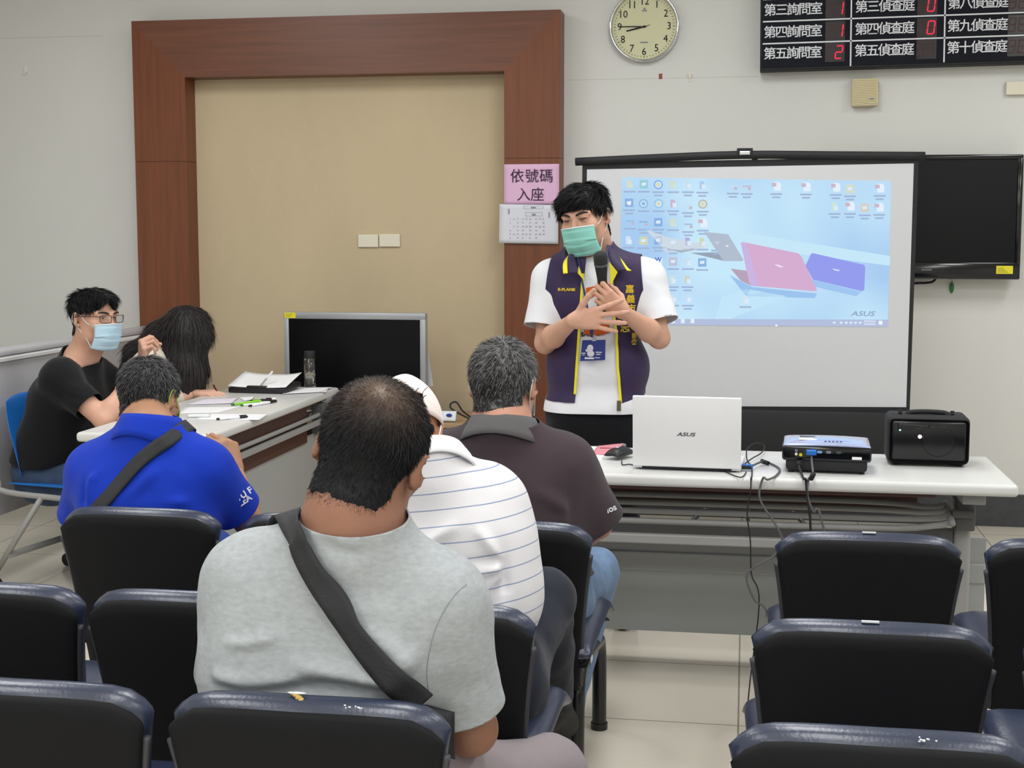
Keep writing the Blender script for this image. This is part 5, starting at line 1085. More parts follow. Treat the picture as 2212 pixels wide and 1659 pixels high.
# ---------------------------------------------------------------- man in striped shirt with a cap
def man_striped():
    t = person('man in white shirt with thin blue stripes and pale cap seated behind the dark polo', (-.6, 2.9, 0))
    J = dict(M=frame(W(874, 946, 3.01), (-.10, .92, -.36), (-.02, .34, .93), 1.0), nb=W(934, 1022, 2.85), chest=W(958, 1165, 2.87), waist=W(985, 1290, 2.84), pelvis=V((-.60, 2.88, .52)),
             shL=W(800, 1095, 2.90), shR=W(1050, 1090, 2.88), elR=W(1096, 1262, 2.98), wrR=W(1040, 1290, 3.2), elL=W(790, 1290, 2.98), wrL=W(900, 1290, 3.2),
             hipL=V((-.70, 2.9, .50)), hipR=V((-.52, 2.9, .50)), knL=V((-.66, 3.26, .52)), anL=V((-.70, 3.22, .10)), knR=W(1178, 1292, 3.17), anR=W(1196, 1500, 3.42), nk=.86, ab=.95)
    J['hiplat'] = V((1, 0, 0))
    build_body(t, J, skinmat('warm_skin', '#c08b6c'), .98, .98, .006, hands=[((J['wrR'], V((-.6, .8, 0)), V((0, 0, -1)), 1, [(.5, .6, .4)] * 4), {}), ((J['wrL'], V((.6, .8, 0)), V((0, 0, -1)), -1, [(.5, .6, .4)] * 4), {})])
    # striped cloth: the stripe runs on a coordinate carried by the mesh
    m = cloth_mat('striped_cotton', '#e3e2e4', (350, .1)); nt = m.node_tree; bs = nt.nodes['Principled BSDF']; at = nt.nodes.new('ShaderNodeAttribute'); at.attribute_name = 'stripe'
    md = nt.nodes.new('ShaderNodeMath'); md.operation = 'FRACT'; nt.links.new(at.outputs['Fac'], md.inputs[0]); rp = nt.nodes.new('ShaderNodeValToRGB'); e = rp.color_ramp.elements
    e[0].position = 0; e[0].color = lin('#8f9bb8'); e[1].position = .05; e[1].color = lin('#8f9bb8')
    for p, c in ((.07, '#dedcdf'), (.975, '#dedcdf'), (.995, '#8f9bb8')): x = e.new(p); x.color = lin(c)
    nt.links.new(md.outputs[0], rp.inputs[0]); nt.links.new(rp.outputs[0], bs.inputs['Base Color'])
    eR, eL = J['shR'].lerp(J['elR'], 1.0), J['shL'].lerp(J['elL'], 1.0)
    f = tshirt_field(J, .012, 1.02, 1.02, dict(R=eR, L=eL), 1.05)
    f.cap(eR, eR.lerp(J['wrR'], .42), .06, .052, k=.03); f.cap(eL, eL.lerp(J['wrL'], .42), .06, .052, k=.03)
    q = lambda x, y: W(x, y, 2.74)
    P, F = f.mesh(.0055); P = relax(P, F, 2); P0 = P
    P = folds(P, F, [([q(1092, 1060), q(1086, 1120), q(1095, 1200), q(1090, 1290)], .014, -.009), ([q(870, 1230), q(930, 1170), q(990, 1130)], .014, .005), ([q(1085, 1215), q(1060, 1180), q(1030, 1140)], .013, .006), ([q(1085, 1225), q(1050, 1235), q(990, 1240)], .010, .007), ([q(1085, 1240), q(1050, 1270), q(1010, 1290)], .010, .006), ([q(1085, 1208), q(1030, 1212), q(960, 1220)], .009, -.004), ([q(900, 1280), q(880, 1220), q(905, 1160)], .018, .004), ([q(1140, 1180), q(1110, 1200), q(1095, 1190)], .010, .005)], .003, 9, 5)
    o = mk('shirt', P, F, m, t)
    ch, wa, nb = (np.array(J[k]) for k in ('chest', 'waist', 'nb')); ax = (nb - wa) / np.linalg.norm(nb - wa); s0 = (P0 - wa) @ ax / .0335 + .25 * np.sin((P0[:, 0] - ch[0]) * 9)
    sa = np.array(eR - J['shR']); L = np.linalg.norm(sa); sa /= L; rel = P0 - np.array(J['shR']); tt = rel @ sa; dd = np.linalg.norm(rel - tt[:, None] * sa, axis=1); arm = (rel[:, 0] > -.012) & (tt > .0) & (dd < .085)
    st = np.where(arm, -tt / .0335 * 1.15 + .4, s0); a = o.data.attributes.new('stripe', 'FLOAT', 'POINT'); a.data.foreach_set('value', st.astype(np.float32))
    bm = bmesh.new(); bm.from_mesh(o.data)
    for pt, nm, c, r in [(V((0, 0, .63)), V((0, 0, -1)), V((-.6, 2.9, .43)), .38), (J['nb'] + V((-.016, .022, .018)), V((-.28, .5, .8)), J['nb'] + V((-.03, .05, .06)), .12), (J['elR'].lerp(J['wrR'], .40), J['wrR'] - J['elR'], J['elR'].lerp(J['wrR'], .6), .11), (J['elL'].lerp(J['wrL'], .40), J['wrL'] - J['elL'], J['elL'].lerp(J['wrL'], .6), .11)]:
        fs = [x for x in bm.faces if (x.calc_center_median() - c).length < r]; g = list({v for x in fs for v in x.verts} | {v for x in fs for v in x.edges}) + fs
        bmesh.ops.bisect_plane(bm, geom=g, plane_co=pt, plane_no=nm.normalized(), clear_outer=True)
    bm.to_mesh(o.data); bm.free(); o.data.polygons.foreach_set('use_smooth', [True] * len(o.data.polygons))
    md = o.modifiers.new('thickness', 'SOLIDIFY'); md.thickness = .003; md.offset = -1
    ring_collar('collar', J['nb'] + V((-.010, .016, .012)), (-.28, .5, .8), (-.3, .8, -.6), .078, .076, .034, .34, .5, cloth_mat('white_cotton', '#e4e4e6', (350, .1)), o, .05)
    lf = legs_field(J, 1.0); P, F = lf.mesh(.008); mk('trousers', folds(relax(P, F, 2), F, [], .005, 11, 4), F, cloth_mat('charcoal_navy_trousers', '#272a35'), t)
    shoe(t, J['anR'], (.25, .9, -.5)); shoe(t, J['anL'], (0, 1, 0))
    # hair under the cap, cap, mask loop
    M = J['M']; cover = lambda L: np.minimum.reduce([.02 - L[:, 1] + .2 * L[:, 2], L[:, 2] + .07 - .16 * np.abs(L[:, 0]), .03 - L[:, 2], np.where((np.abs(L[:, 0]) > .05) & (L[:, 1] > -.045), L[:, 2] - .02, 1)])
    hair(t, M, cover, '#1a1919', 5000, .012, .5, None, .006, wd=.0006)
    H = lambda th, ph: M @ V((.087 * math.cos(th) * math.cos(ph), -.012 + .108 * math.sin(th) * math.cos(ph), .028 + .102 * math.sin(ph) - .012 * math.sin(th)))
    s = MB(); R = []; nT, nP = 48, 14
    for j in range(nP + 1):
        ph = PI / 2 * j / nP * .98
        R.append([s.bm.verts.new(H(2 * PI * i / nT, ph)) for i in range(nT)])
    for j in range(nP):
        for i in range(nT):
            i2 = (i + 1) % nT
            if j < 4 and abs(((i + .5) * 360 / nT) - 284) < 24: continue
            s.bm.faces.new((R[j][i], R[j][i2], R[j + 1][i2], R[j + 1][i]))
    s.bm.faces.new(R[-1])
    cap = s.obj('cap', cloth_mat('cream_cotton', '#ece0dc', (260, .1)), t, True); md = cap.modifiers.new('thickness', 'SOLIDIFY'); md.thickness = .0025
    bx = MB().pillow(lambda u, v: M @ V((.07 * u * (1 - .25 * max(0, v) ** 2), .125 + .035 * v - .02 * u * u, .022 - .008 * v - .02 * u * u)), 13, 7, .003, 6, 6); bx.obj('brim', MATS['cream_cotton'], cap, True)
    st = MB().tube([H(math.radians(a), .06) + (M.to_3x3() @ V((0, -.003, 0))) for a in (256, 270, 284, 298, 310)], .007, 8, 4); st.obj('back_strap', MATS['cream_cotton'], cap, True)
    MB().tube([H(math.radians(a), .06) + (M.to_3x3() @ V((0, -.005, 0))) for a in (288, 294, 301)], .0095, 8, 3).obj('strap_buckle', mat('brass_grey', '#b9ad96', .35, metal=.6), cap, True)
    hr = MB(); R_ = random.Random(3)
    for k in range(40):
        p = H(math.radians(284 + R_.uniform(-18, 18)), R_.uniform(.12, .35)); q2 = p + M.to_3x3() @ V((R_.uniform(-.02, .02), -R_.uniform(.006, .02), R_.uniform(-.01, .02))); hr.tube([p - (M.to_3x3() @ V((0, -.012, 0))), p.lerp(q2, .6) + V((0, 0, .002)), q2], .0009, 4, 2)
    hr.obj('hair_tuft', mat('black_hair', '#1b1919', .5), t, True)
    mask_mesh(t, M, mat('mask_pale', '#dfe8ec', .7))
man_striped()
# ---------------------------------------------------------------- man in dark polo
def grey_hair(t, M, seed, n=11000, th=.008, dark='#2b2a2b', light='#8d8c8c', mix=.45, wh=(.012, -.062, .10), whd='#120f10', low=-.088, wd=.00075):
    cd, cl, cw = (np.array(lin(c)[:3]) for c in (dark, light, whd)); wh = np.array(wh)
    def tint(L, r):
        k = np.clip(mix + .5 * np.clip(L[:, 2] * 6 + np.abs(L[:, 0]) * 5 - .35, -.5, .5), .05, .95); g = (r < k)[:, None]; c = np.where(g, cl * (.6 + .8 * r[:, None]), cd * (.6 + r[:, None] * .7)); d = np.exp(-(np.linalg.norm(L - wh, axis=1) / .012) ** 2)[:, None]; return c * (1 - d) + cw * d
    def flow(L): d = L - wh; d = d / (np.linalg.norm(d, axis=1)[:, None] + .004); return d + np.cross(d, np.array([0, -.5, .8])) * .35 + np.array([0, -.05, -.3])
    cover = lambda L: np.minimum.reduce([.03 - L[:, 1] + .9 * np.maximum(L[:, 2] - .01, 0), L[:, 2] - low - .18 * np.abs(L[:, 0]), np.where((np.abs(L[:, 0]) > .05) & (L[:, 1] > -.042), L[:, 2] - .02 + 1.6 * np.maximum(0, -.012 - L[:, 1]), 1)])
    ln = lambda L: np.where(L[:, 2] < -.03, .007, .014) + .006 * np.clip(L[:, 2] * 12, 0, 1)
    return hair(t, M, cover, dark, n, ln, .55, flow, th, tint=tint, wd=wd, jit=.25, disp=.001, seed=seed, fade='#9a7562')
def man_polo():
    t = person('man with short grey hair in a dark brown polo with grey collar, back turned', (-.59, 3.7, 0))
    J = dict(M=frame(W(1088, 838, 3.72), (.10, .96, -.2), (.02, .2, .97), 1.07), nb=W(1085, 922, 3.66), chest=W(1100, 1055, 3.69), waist=W(1100, 1150, 3.66), pelvis=V((-.59, 3.64, .52)),
             shL=W(968, 1005, 3.70), shR=W(1218, 1012, 3.68), elR=W(1288, 1130, 3.74), wrR=W(1215, 1170, 3.98), elL=W(925, 1130, 3.76), wrL=W(1000, 1170, 4.0),
             hipL=V((-.69, 3.7, .50)), hipR=V((-.50, 3.7, .50)), knL=V((-.78, 4.08, .52)), anL=V((-.66, 3.95, .12)), knR=W(1285, 1238, 4.03), anR=V((-.50, 3.86, .14)), nk=1.08, ab=1.05)
    J['hiplat'] = V((1, 0, 0))
    build_body(t, J, skinmat('ruddy_skin', '#bd8a74'), 1.1, 1.08, .006, hands=[((J['wrR'], V((-.6, .8, 0)), V((0, 0, -1)), 1, [(.5, .6, .4)] * 4), {}), ((J['wrL'], V((.6, .8, 0)), V((0, 0, -1)), -1, [(.5, .6, .4)] * 4), {})])
    eR, eL = J['shR'].lerp(J['elR'], 1.06), J['shL'].lerp(J['elL'], 1.0); q = lambda x, y: W(x, y, 3.56)
    f = tshirt_field(J, .014, 1.14, 1.12, dict(R=eR, L=eL), 1.22)
    sh = cloth('polo_shirt', f, .006, cloth_mat('dark_brown_pique', '#41363b', (420, .25)), t, [sleeve_cut(J, 'R', eR), sleeve_cut(J, 'L', eL), (W(1085, 930, 3.58), V((0, -.2, 1)), J['nb'] + V((0, .02, .06)), .125), (V((0, 0, .6)), V((0, 0, -1)), V((-.59, 3.66, .40)), .38)],
               [([q(1250, 1000), q(1238, 1060), q(1240, 1130)], .016, -.008), ([q(1230, 1110), q(1190, 1080), q(1150, 1060)], .02, .006), ([q(1225, 1130), q(1170, 1120), q(1110, 1115)], .016, .005), ([q(1290, 1060), q(1280, 1100), q(1290, 1140)], .014, .005)], .003, 8, 8)
    ring_collar('collar', J['nb'] + V((0, .014, .0)), (0, .15, 1), (.1, 1, -.2), .086, .078, .030, .44, .5, cloth_mat('charcoal_knit', '#5d5a5c', (300, .2)), sh, .050)
    d = (eR - J['shR']).normalized(); cf = MB().tube([eR - d * .016, eR - d * .006], .068 * 1.13, 24, 2, False); cf.obj('sleeve_cuff', MATS['charcoal_knit'], sh, True)
    b = bvh(sh); a, n = hit(b, 1314, 1101)
    if a: text('sleeve_lettering', 'Mos', .024, 'white_ink', sh, a + n * .003, V((1, .15, .45)), V((-.3, 0, 1)), .0004, bold=.0006)
    P, F = legs_field(J, 1.05).mesh(.008); mk('jeans', folds(relax(P, F, 2), F, [], .005, 13, 6), F, cloth_mat('washed_denim', '#6a83a4', (260, .3), (14, .22)), t)
    for s in 'LR': shoe(t, J['an' + s], (0, 1, 0))
    grey_hair(t, J['M'], 5)
    mask_mesh(t, J['M'], MATS['mask_pale'])
man_polo()
# ---------------------------------------------------------------- man in blue
def man_blue():
    t = person('man with short grey hair in a bright blue polo, black strap across his back', (-1.57, 3.7, 0))
    J = dict(M=frame(W(322, 862, 3.80), (.04, .93, -.28), (.02, .3, .95), .98), nb=W(322, 922, 3.70), chest=W(318, 1042, 3.71), waist=W(322, 1130, 3.67), pelvis=V((-1.57, 3.64, .52)),
             shL=W(205, 1022, 3.74), shR=W(446, 1020, 3.72), elR=W(536, 1126, 3.86), wrR=W(508, 1020, 4.0), elL=W(170, 1130, 3.84), wrL=W(300, 1130, 4.04),
             hipL=V((-1.67, 3.7, .50)), hipR=V((-1.48, 3.7, .50)), knL=V((-1.74, 4.08, .50)), anL=V((-1.70, 4.12, .1)), knR=V((-1.40, 4.08, .50)), anR=V((-1.42, 4.12, .1)), nk=1.02, ab=1.0)
    J['hiplat'] = V((1, 0, 0)); sk = skinmat('brown_skin', '#b08468')
    build_body(t, J, sk, 1.08, 1.05, .006, hands=[((J['wrR'], V((-.30, .05, 1)), V((-.9, .4, 0)), 1, [(.9, .9, .6), (.95, .9, .6), (1.0, 1.0, .6), (1.0, 1.0, .6)]), dict(thumb=((-.35, .55, .5), (-.5, .7, .5), (-.6, .6, .4)), s=1.05)), ((J['wrL'], V((.6, .8, 0)), V((0, 0, -1)), -1, [(.5, .6, .4)] * 4), {})])
    bm_ = cloth_mat('royal_blue_pique', '#1336b0', (420, .2), sheen=.05)
    eR, eL = J['shR'].lerp(J['elR'], .80), J['shL'].lerp(J['elL'], .9); q = lambda x, y: W(x, y, 3.58)
    f = tshirt_field(J, .012, 1.04, 1.05, dict(R=eR, L=eL), 1.10)
    sh = cloth('polo_shirt', f, .006, bm_, t, [sleeve_cut(J, 'R', eR), sleeve_cut(J, 'L', eL), (W(322, 934, 3.62), V((0, -.2, 1)), J['nb'] + V((0, .02, .06)), .125), (V((0, 0, .58)), V((0, 0, -1)), V((-1.57, 3.7, .40)), .38)],
               [([q(182, 990), q(172, 1040), q(175, 1090)], .012, -.007), ([q(200, 1090), q(195, 1040), q(215, 1000)], .014, .006), ([q(250, 1090), q(300, 1060), q(340, 1010)], .018, .005), ([q(440, 1090), q(420, 1050), q(370, 1000)], .02, .007), ([q(445, 1000), q(447, 1050), q(450, 1100)], .012, -.006), ([q(240, 1100), q(330, 1088), q(420, 1085)], .016, .006), ([q(160, 1040), q(185, 1030), q(205, 1035)], .010, .005)], .003, 8, 12)
    ring_collar('collar', J['nb'] + V((0, .014, .004)), (0, .15, 1), (.25, 1, -.2), .084, .078, .030, .36, .5, bm_, sh, .062)
    b = bvh(sh)
    for tx, px, py, sz in (('WU F', 521, 1070, .026), ('LEA', 527, 1081, .024)):
        a, n = hit(b, px, py)
        if a: text('sleeve_lettering', tx, sz, 'white_ink', sh, a + n * .004, V((.8, .3, .55)), V((-.5, 0, .85)), .0004, bold=.0008)
    P, F = legs_field(J, 1.0).mesh(.008); mk('trousers', relax(P, F, 2), F, cloth_mat('blue_trousers', '#243c8c'), t)
    for s in 'LR': shoe(t, J['an' + s], (0, 1, 0))
    grey_hair(t, J['M'], 9, 11000, .007, '#222124', '#737274', .42, (.0, -.05, .11), '#3a2e29')
    mask_mesh(t, J['M'], mat('mask_lime', '#a6d24e', .7), lm=MATS['mask_lime'])
    bag = thing('sling_bag', 'black shoulder strap running diagonally across the blue polo', 'bag', J['nb'])
    pts = [near(b, W(400, 950, 3.80)), near(b, W(385, 944, 3.72))] + [hit(b, *p) for p in ((365, 950), (335, 970), (300, 1000), (265, 1040), (235, 1075), (210, 1102), (190, 1135))]
    ribbon('strap', [(a, n) for a, n in pts if a], .040, MATS['black_webbing'], bag, .008, .003)
    p0 = near(b, W(165, 1165, 3.75))[0] + V((-.03, .05, -.02)); MB().pillow(lambda u, v: p0 + V((.02 + .03 * u, .05 * u, .06 * v)), 9, 9, .03, 3, 3).obj('pouch', MATS['black_nylon'], bag, True)
    # folded leaflet held in the raised hand
    h = W(466, 962, 4.02); lt = thing('folded_leaflet', 'small folded blue and yellow leaflet held up by the man in blue', 'leaflet', h)
    MB().prism([W(441, 955, 4.02), W(452, 965, 4.02), W(468, 985, 4.02), W(452, 985, 4.02), W(440, 968, 4.02)], (0, .002, 0)).obj('blue_panel', mat('pale_blue_paper', '#9fc4ea', .7), lt)
    MB().prism([W(443, 958, 4.024), W(446, 934, 4.024), W(449, 940, 4.024), W(449, 962, 4.024)], (0, .002, 0)).obj('yellow_panel', mat('buff_paper', '#d9c17a', .7), lt)
    MB().prism([W(447, 956, 4.014), W(451, 955, 4.014), W(462, 972, 4.014), W(474, 984, 4.014), W(462, 984, 4.014)], (0, .003, 0)).obj('dark_cover', mat('plum_card', '#2c1f3d', .6), lt)
man_blue()
# ================================================================ man in black at the left table
def man_black():
    t = person('young man in black T-shirt with glasses and pale blue mask sitting at the left table', (-2.75, 5.55, 0))
    YP = 5.55; fw = V((.90, -.42, -.02))
    J = dict(M=frame(W(204, 690, YP), fw, (.06, 0, 1), 1.06), nb=W(176, 770, YP + .02), chest=W(150, 868, YP + .02), waist=W(120, 950, YP), pelvis=W(108, 1022, YP),
             shR=W(128, 818, YP - .17), shL=W(205, 812, YP + .19), elR=W(226, 908, YP - .22), wrR=W(275, 830, YP - .10), elL=W(318, 862, YP + .28), wrL=W(309, 782, YP + .2), nk=1.0, ab=1.02)
    J['hiplat'] = V((.0, -1, 0)); a = J['pelvis']
    J.update(hipR=a + V((.05, -.09, -.02)), hipL=a + V((.05, .09, -.02)), knR=a + V((.42, -.12, -.03)), knL=a + V((.42, .14, -.02)), anR=V((a.x + .40, a.y - .10, .1)), anL=V((a.x + .40, a.y + .14, .1)))
    sk = skinmat('fair_skin', '#d2a38c')
    fist = [(1.25, 1.2, .7)] * 4
    body = build_body(t, J, sk, 1.1, 1.1, .0055, hands=[((J['wrR'], V((.5, .3, .8)), V((1, .0, -.4)), -1, [(.6, .7, .5)] * 4), {}), ((J['wrL'], V((.15, -.35, 1)), V((.75, .6, .0)), 1, fist), dict(thumb=((.3, .6, .7), (-.2, .6, .8), (-.7, .3, .6))))])
    eR = J['shR'].lerp(J['elR'], .70); eL = J['shL'].lerp(J['elL'], .7)
    f = Field(); torso_field(f, J, 1.12, 1.14, True); f = f.grown(.012)
    for s, e in (('R', eR), ('L', eL)): f.cap(J['sh' + s], e, .07, .068, k=.05)
    q = lambda x, y: W(x, y, YP - .25)
    sh = cloth('shirt', f, .006, cloth_mat('black_cotton', '#101114', (380, .15)), t, [sleeve_cut(J, 'R', eR, .12), sleeve_cut(J, 'L', eL, .12), (J['nb'] + V((0, 0, .004)) + fw * .02, V((.45, -.2, 1)), J['nb'] + V((.05, -.02, .07)), .14), (V((0, 0, J['pelvis'].z - .06)), V((-.1, 0, -1)), J['pelvis'] + V((0, 0, -.16)), .30)],
               [([q(150, 830), q(185, 835), q(220, 850)], .012, .005), ([q(120, 850), q(160, 860), q(200, 870)], .012, -.005), ([q(70, 960), q(130, 965), q(190, 950)], .02, .006), ([q(60, 985), q(110, 990), q(170, 985)], .012, -.005)], .004, 8, 21)
    b = bvh(sh); a_, n = hit(b, 252, 838)
    if a_: MB().sph(a_, (.012, .008, .008), 8).sph(a_ + V((.006, 0, -.012)), (.01, .006, .008), 8).obj('chest_print', mat('yellow_print', '#d8b030', .7), sh, True)
    P, F = legs_field(J, 1.08).mesh(.008); mk('jeans', folds(relax(P, F, 2), F, [], .006, 14, 9), F, cloth_mat('dark_denim', '#3a4a62', (260, .3), (12, .25)), t)
    for s in 'LR': shoe(t, J['an' + s], (1, 0, 0))
    M = J['M']
    # undercut sides, thick swept top
    cover = lambda L: np.minimum.reduce([np.where(L[:, 2] > .05, .088 - L[:, 1] + .9 * np.maximum(L[:, 2] - .065, 0), .045 - L[:, 1] + .5 * np.maximum(L[:, 2] - .0, 0)), L[:, 2] + .08 - .2 * np.abs(L[:, 0]), np.where((np.abs(L[:, 0]) > .05) & (L[:, 1] > -.038), L[:, 2] - .024 + 1.4 * np.maximum(0, -.015 - L[:, 1]), 1)])
    ln = lambda L: np.where(L[:, 2] > .045, .030, np.where(L[:, 2] < -.02, .010, .012)) * np.where(L[:, 1] < -.07, 1.3, 1)
    flow = lambda L: np.stack([np.sign(L[:, 0]) * .35 + .1, .75 * (L[:, 2] > .05) - .3, -.5 - .9 * (L[:, 2] < .05)], 1)
    def tint(L, r): c = np.array(lin('#17171a')[:3]); sk_ = np.array(lin('#3b302c')[:3]); k = (((L[:, 2] < .045) & (L[:, 2] > -.045) & (L[:, 1] > -.06)) * .6)[:, None]; return (c * (1 - k) + sk_ * k) * (.7 + .6 * r[:, None])
    hair(t, M, cover, '#17171a', 9000, ln, .20, flow, .007, tint=tint, wd=.0010, jit=.10, disp=.003, seed=4, bang=[(((0, .02, .080), (.066, .076, .036)), dict(k=.02)), (((0, -.07, .06), (.05, .04, .05)), dict(k=.02))])
    mask_mesh(t, M, mat('mask_sky', '#bfe0f4', .7))
    face_bits(t, M, glasses=True, open_=.9)
def face_bits(t, M, glasses=False, open_=1.0, brow_tilt=0.0):
    for s in (-1, 1):
        e = MB().pillow(lambda u, v: M @ V((s * .033 + .0125 * u, .0975 - .006 * u * u - (.004 * u * s), .0105 + .0036 * open_ * v * (1 - u * u) - .0012 * u * u)), 11, 7, .0012, 4, 4); o = e.obj('eye', mat('eye_dark', '#1b1412', .25) if 'eye_dark' not in MATS else MATS['eye_dark'], t, True)
        if open_ > .6: MB().sph(M @ V((s * .033 - .006, .0975, .0105)), (.0036, .001, .0022), 8).sph(M @ V((s * .033 + .007, .0965, .0105)), (.0034, .001, .002), 8).obj('eye_white', mat('eye_white', '#d8d0c8', .3) if 'eye_white' not in MATS else MATS['eye_white'], o, True)
        b = MB().tube([M @ V((s * x, y, z)) for x, y, z in ((.013, .1035, .0275), (.026, .1015, .0325 + brow_tilt * .3), (.040, .093, .0335 + brow_tilt), (.053, .080, .0285 + brow_tilt))], lambda q: .0042 * (1 - .75 * abs(q - .35) ** 1.2), 8, 5); b.obj('eyebrow', mat('brow_hair', '#1d1917', .7) if 'brow_hair' not in MATS else MATS['brow_hair'], t, True)
        l = MB().tube([M @ V((s * x, y, z)) for x, y, z in ((.018, .0975, .0125), (.026, .1005, .0165 - .003 * (1 - open_)), (.036, .0985, .0172 - .003 * (1 - open_)), (.048, .0895, .0125))], .0014, 6, 4); l.obj('eyelid', MATS['brow_hair'], t, True)
    if glasses:
        g = thing('glasses', 'thin dark framed rectangular glasses on the young man in black', 'glasses', M @ V((0, .1, .01)))
        fm = mat('glasses_frame', '#3a2220', .3)
        for s in (-1, 1):
            R = [(s * .012, .116, .020), (s * .055, .106, .022), (s * .058, .105, .010), (s * .052, .107, -.006), (s * .016, .116, -.007), (s * .011, .117, .006)]
            MB().tube([M @ V(p) for p in R + R[:1]], .0014, 6, 3).obj('rim', fm, g, True)
            MB().tube([M @ V((s * .057, .105, .017)), M @ V((s * .074, .06, .016)), M @ V((s * .083, .0, .014)), M @ V((s * .084, -.02, .004)), M @ V((s * .08, -.028, -.012))], .0016, 6, 4).obj('temple', fm, g, True)
            MB().poly([M @ (V(p) + V((0, -.0004, 0))) for p in R]).obj('lens', mat('lens_glass', '#ffffff', .02, trans=1.0) if 'lens_glass' not in MATS else MATS['lens_glass'], g)
        MB().tube([M @ V((-.012, .116, .014)), M @ V((0, .119, .017)), M @ V((.012, .116, .014))], .0013, 6, 3).obj('bridge', fm, g, True)
man_black()
# ================================================================ woman bent over the left table
def woman():
    t = person('person with long dark hair bent over the left table, writing', (-2.62, 6.3, 0)); YP = 6.25
    J = dict(M=frame(W(408, 716, YP), (.62, -.05, -.78), (.80, 0, .6), .98), nb=W(350, 762, YP), chest=W(312, 830, YP), waist=W(285, 915, YP), pelvis=W(270, 985, YP),
             shR=W(322, 790, YP - .15), shL=W(340, 800, YP + .17), elR=W(372, 868, YP - .12), wrR=W(420, 851, YP - .06), elL=W(385, 868, YP + .2), wrL=W(440, 850, YP + .12), nk=.8, ab=.85)
    J['hiplat'] = V((0, -1, 0)); a = J['pelvis']
    J.update(hipR=a + V((.05, -.09, -.02)), hipL=a + V((.05, .09, -.02)), knR=a + V((.40, -.10, 0)), knL=a + V((.40, .1, 0)), anR=V((a.x + .40, a.y - .10, .1)), anL=V((a.x + .40, a.y + .10, .1)))
    build_body(t, J, skinmat('light_skin', '#dcae98'), .9, .85, .006, hands=[((J['wrR'], V((1, .05, .06)), V((0, .1, -1)), 1, [(.35, .55, .4), (.3, .55, .4), (.35, .6, .4), (.4, .6, .4)]), dict(thumb=((.5, .8, .5), (.1, .9, .5), (-.1, .9, .4)))), ((J['wrL'], V((1, -.2, -.05)), V((0, .1, -1)), -1, [(.3, .4, .3)] * 4), {})])
    f = Field(); torso_field(f, J, .92, .9, True); f = f.grown(.014)
    for s in 'LR': f.cap(J['sh' + s], J['el' + s], .056, .05, k=.04); f.cap(J['el' + s], J['el' + s].lerp(J['wr' + s], .5), .05, .042, k=.03)
    cloth('jacket', f, .007, cloth_mat('cream_knit', '#dfd6c4', (200, .3)), t, [(J['nb'] + V((.03, 0, .01)), V((.8, 0, .6)), J['nb'] + V((.06, 0, .05)), .1)] + [(J['el' + s].lerp(J['wr' + s], .47), J['wr' + s] - J['el' + s], J['el' + s].lerp(J['wr' + s], .65), .09) for s in 'LR'], [], .004, 10, 31)
    P, F = legs_field(J, .92).mesh(.009); mk('trousers', relax(P, F, 2), F, MATS['charcoal_navy_trousers'], t)
    for s in 'LR': shoe(t, J['an' + s], (1, 0, 0))
    # long hair: sheets of locks falling from the crown to both sides and down the back
    q = lambda x, y, dy=0: W(x, y, YP + dy); g = Field()
    hc = J['M'] @ V((0, -.01, .02)); g.ell(hc, (.095, .100, .094), k=.04)
    for a, b, ra, rb in ((q(392, 704), q(345, 728), .085, .065), (q(345, 728), q(290, 762, .02), .065, .04), (q(290, 762, .02), q(272, 795, .04), .04, .03),
                         (q(402, 725, -.04), q(400, 790, -.06), .075, .06), (q(400, 790, -.06), q(404, 850, -.05), .06, .045), (q(428, 735, -.02), q(430, 800, -.03), .045, .036), (q(430, 800, -.03), q(431, 858, -.03), .036, .026), (q(380, 760, -.06), q(385, 850, -.07), .05, .045), (q(425, 700), q(438, 722), .05, .045)): g.cap(a, b, ra, rb, k=.05)
    P, F = g.mesh(.006); P = relax(P, F, 2); N = vnormals(P, F)
    root = np.array(q(405, 690)); ang = np.arctan2(P[:, 2] - root[2], P[:, 0] - root[0]) * 9 + P[:, 1] * 26; P = P + N * (.0035 * np.sin(ang * 2.2) + .002 * np.sin(ang * 5.1 + 1))[:, None]
    rng = np.random.default_rng(3); n = 7000; pick = rng.integers(0, len(F), n); R0 = P[F[pick]].mean(1); Rn = N[F[pick, 0]]
    d = R0 - root; d[:, 2] -= .05 + .6 * np.abs(d[:, 0]); d -= Rn * (d * Rn).sum(1)[:, None]; d /= np.linalg.norm(d, axis=1)[:, None] + 1e-6; sd = np.cross(d, Rn); l = rng.uniform(.03, .09, n)[:, None]; a = R0 + Rn * .0005; d2 = d + rng.normal(0, .06, (n, 3)); wd = .0011
    V4 = np.stack([a - sd * wd, a + sd * wd, a + d2 * l + sd * wd * .3 + Rn * .002, a + d2 * l - sd * wd * .3 + Rn * .002], 1).reshape(-1, 3)
    o = mk('hair', np.concatenate([P, V4]), np.concatenate([F, np.arange(n)[:, None] * 4 + len(P) + np.array([[0, 1, 2, 3]])]), MATS['hair_strands'], t); c0, c1 = np.array(lin('#1c1a1b')[:3]), np.array(lin('#5a5053')[:3]); r = rng.random(n)[:, None]  # paler strands paint a sheen into the hair colour
    set_tint(o, np.concatenate([np.tile(c0, (len(P), 1)), np.repeat(c0 * (1 - r * .6) + c1 * r * .6, 4, 0)]))
    p = J['wrR'] + V((.13, -.01, -.02)); pt = thing('pen', 'maroon pen in the writing hand at the left table', 'pen', p, 'pens on the left table')
    MB().cyl(p + V((.02, 0, -.03)), p + V((-.05, .05, .06)), .0042, seg=8).obj('barrel', mat('maroon_plastic', '#6a2438', .4), pt, True)
woman()
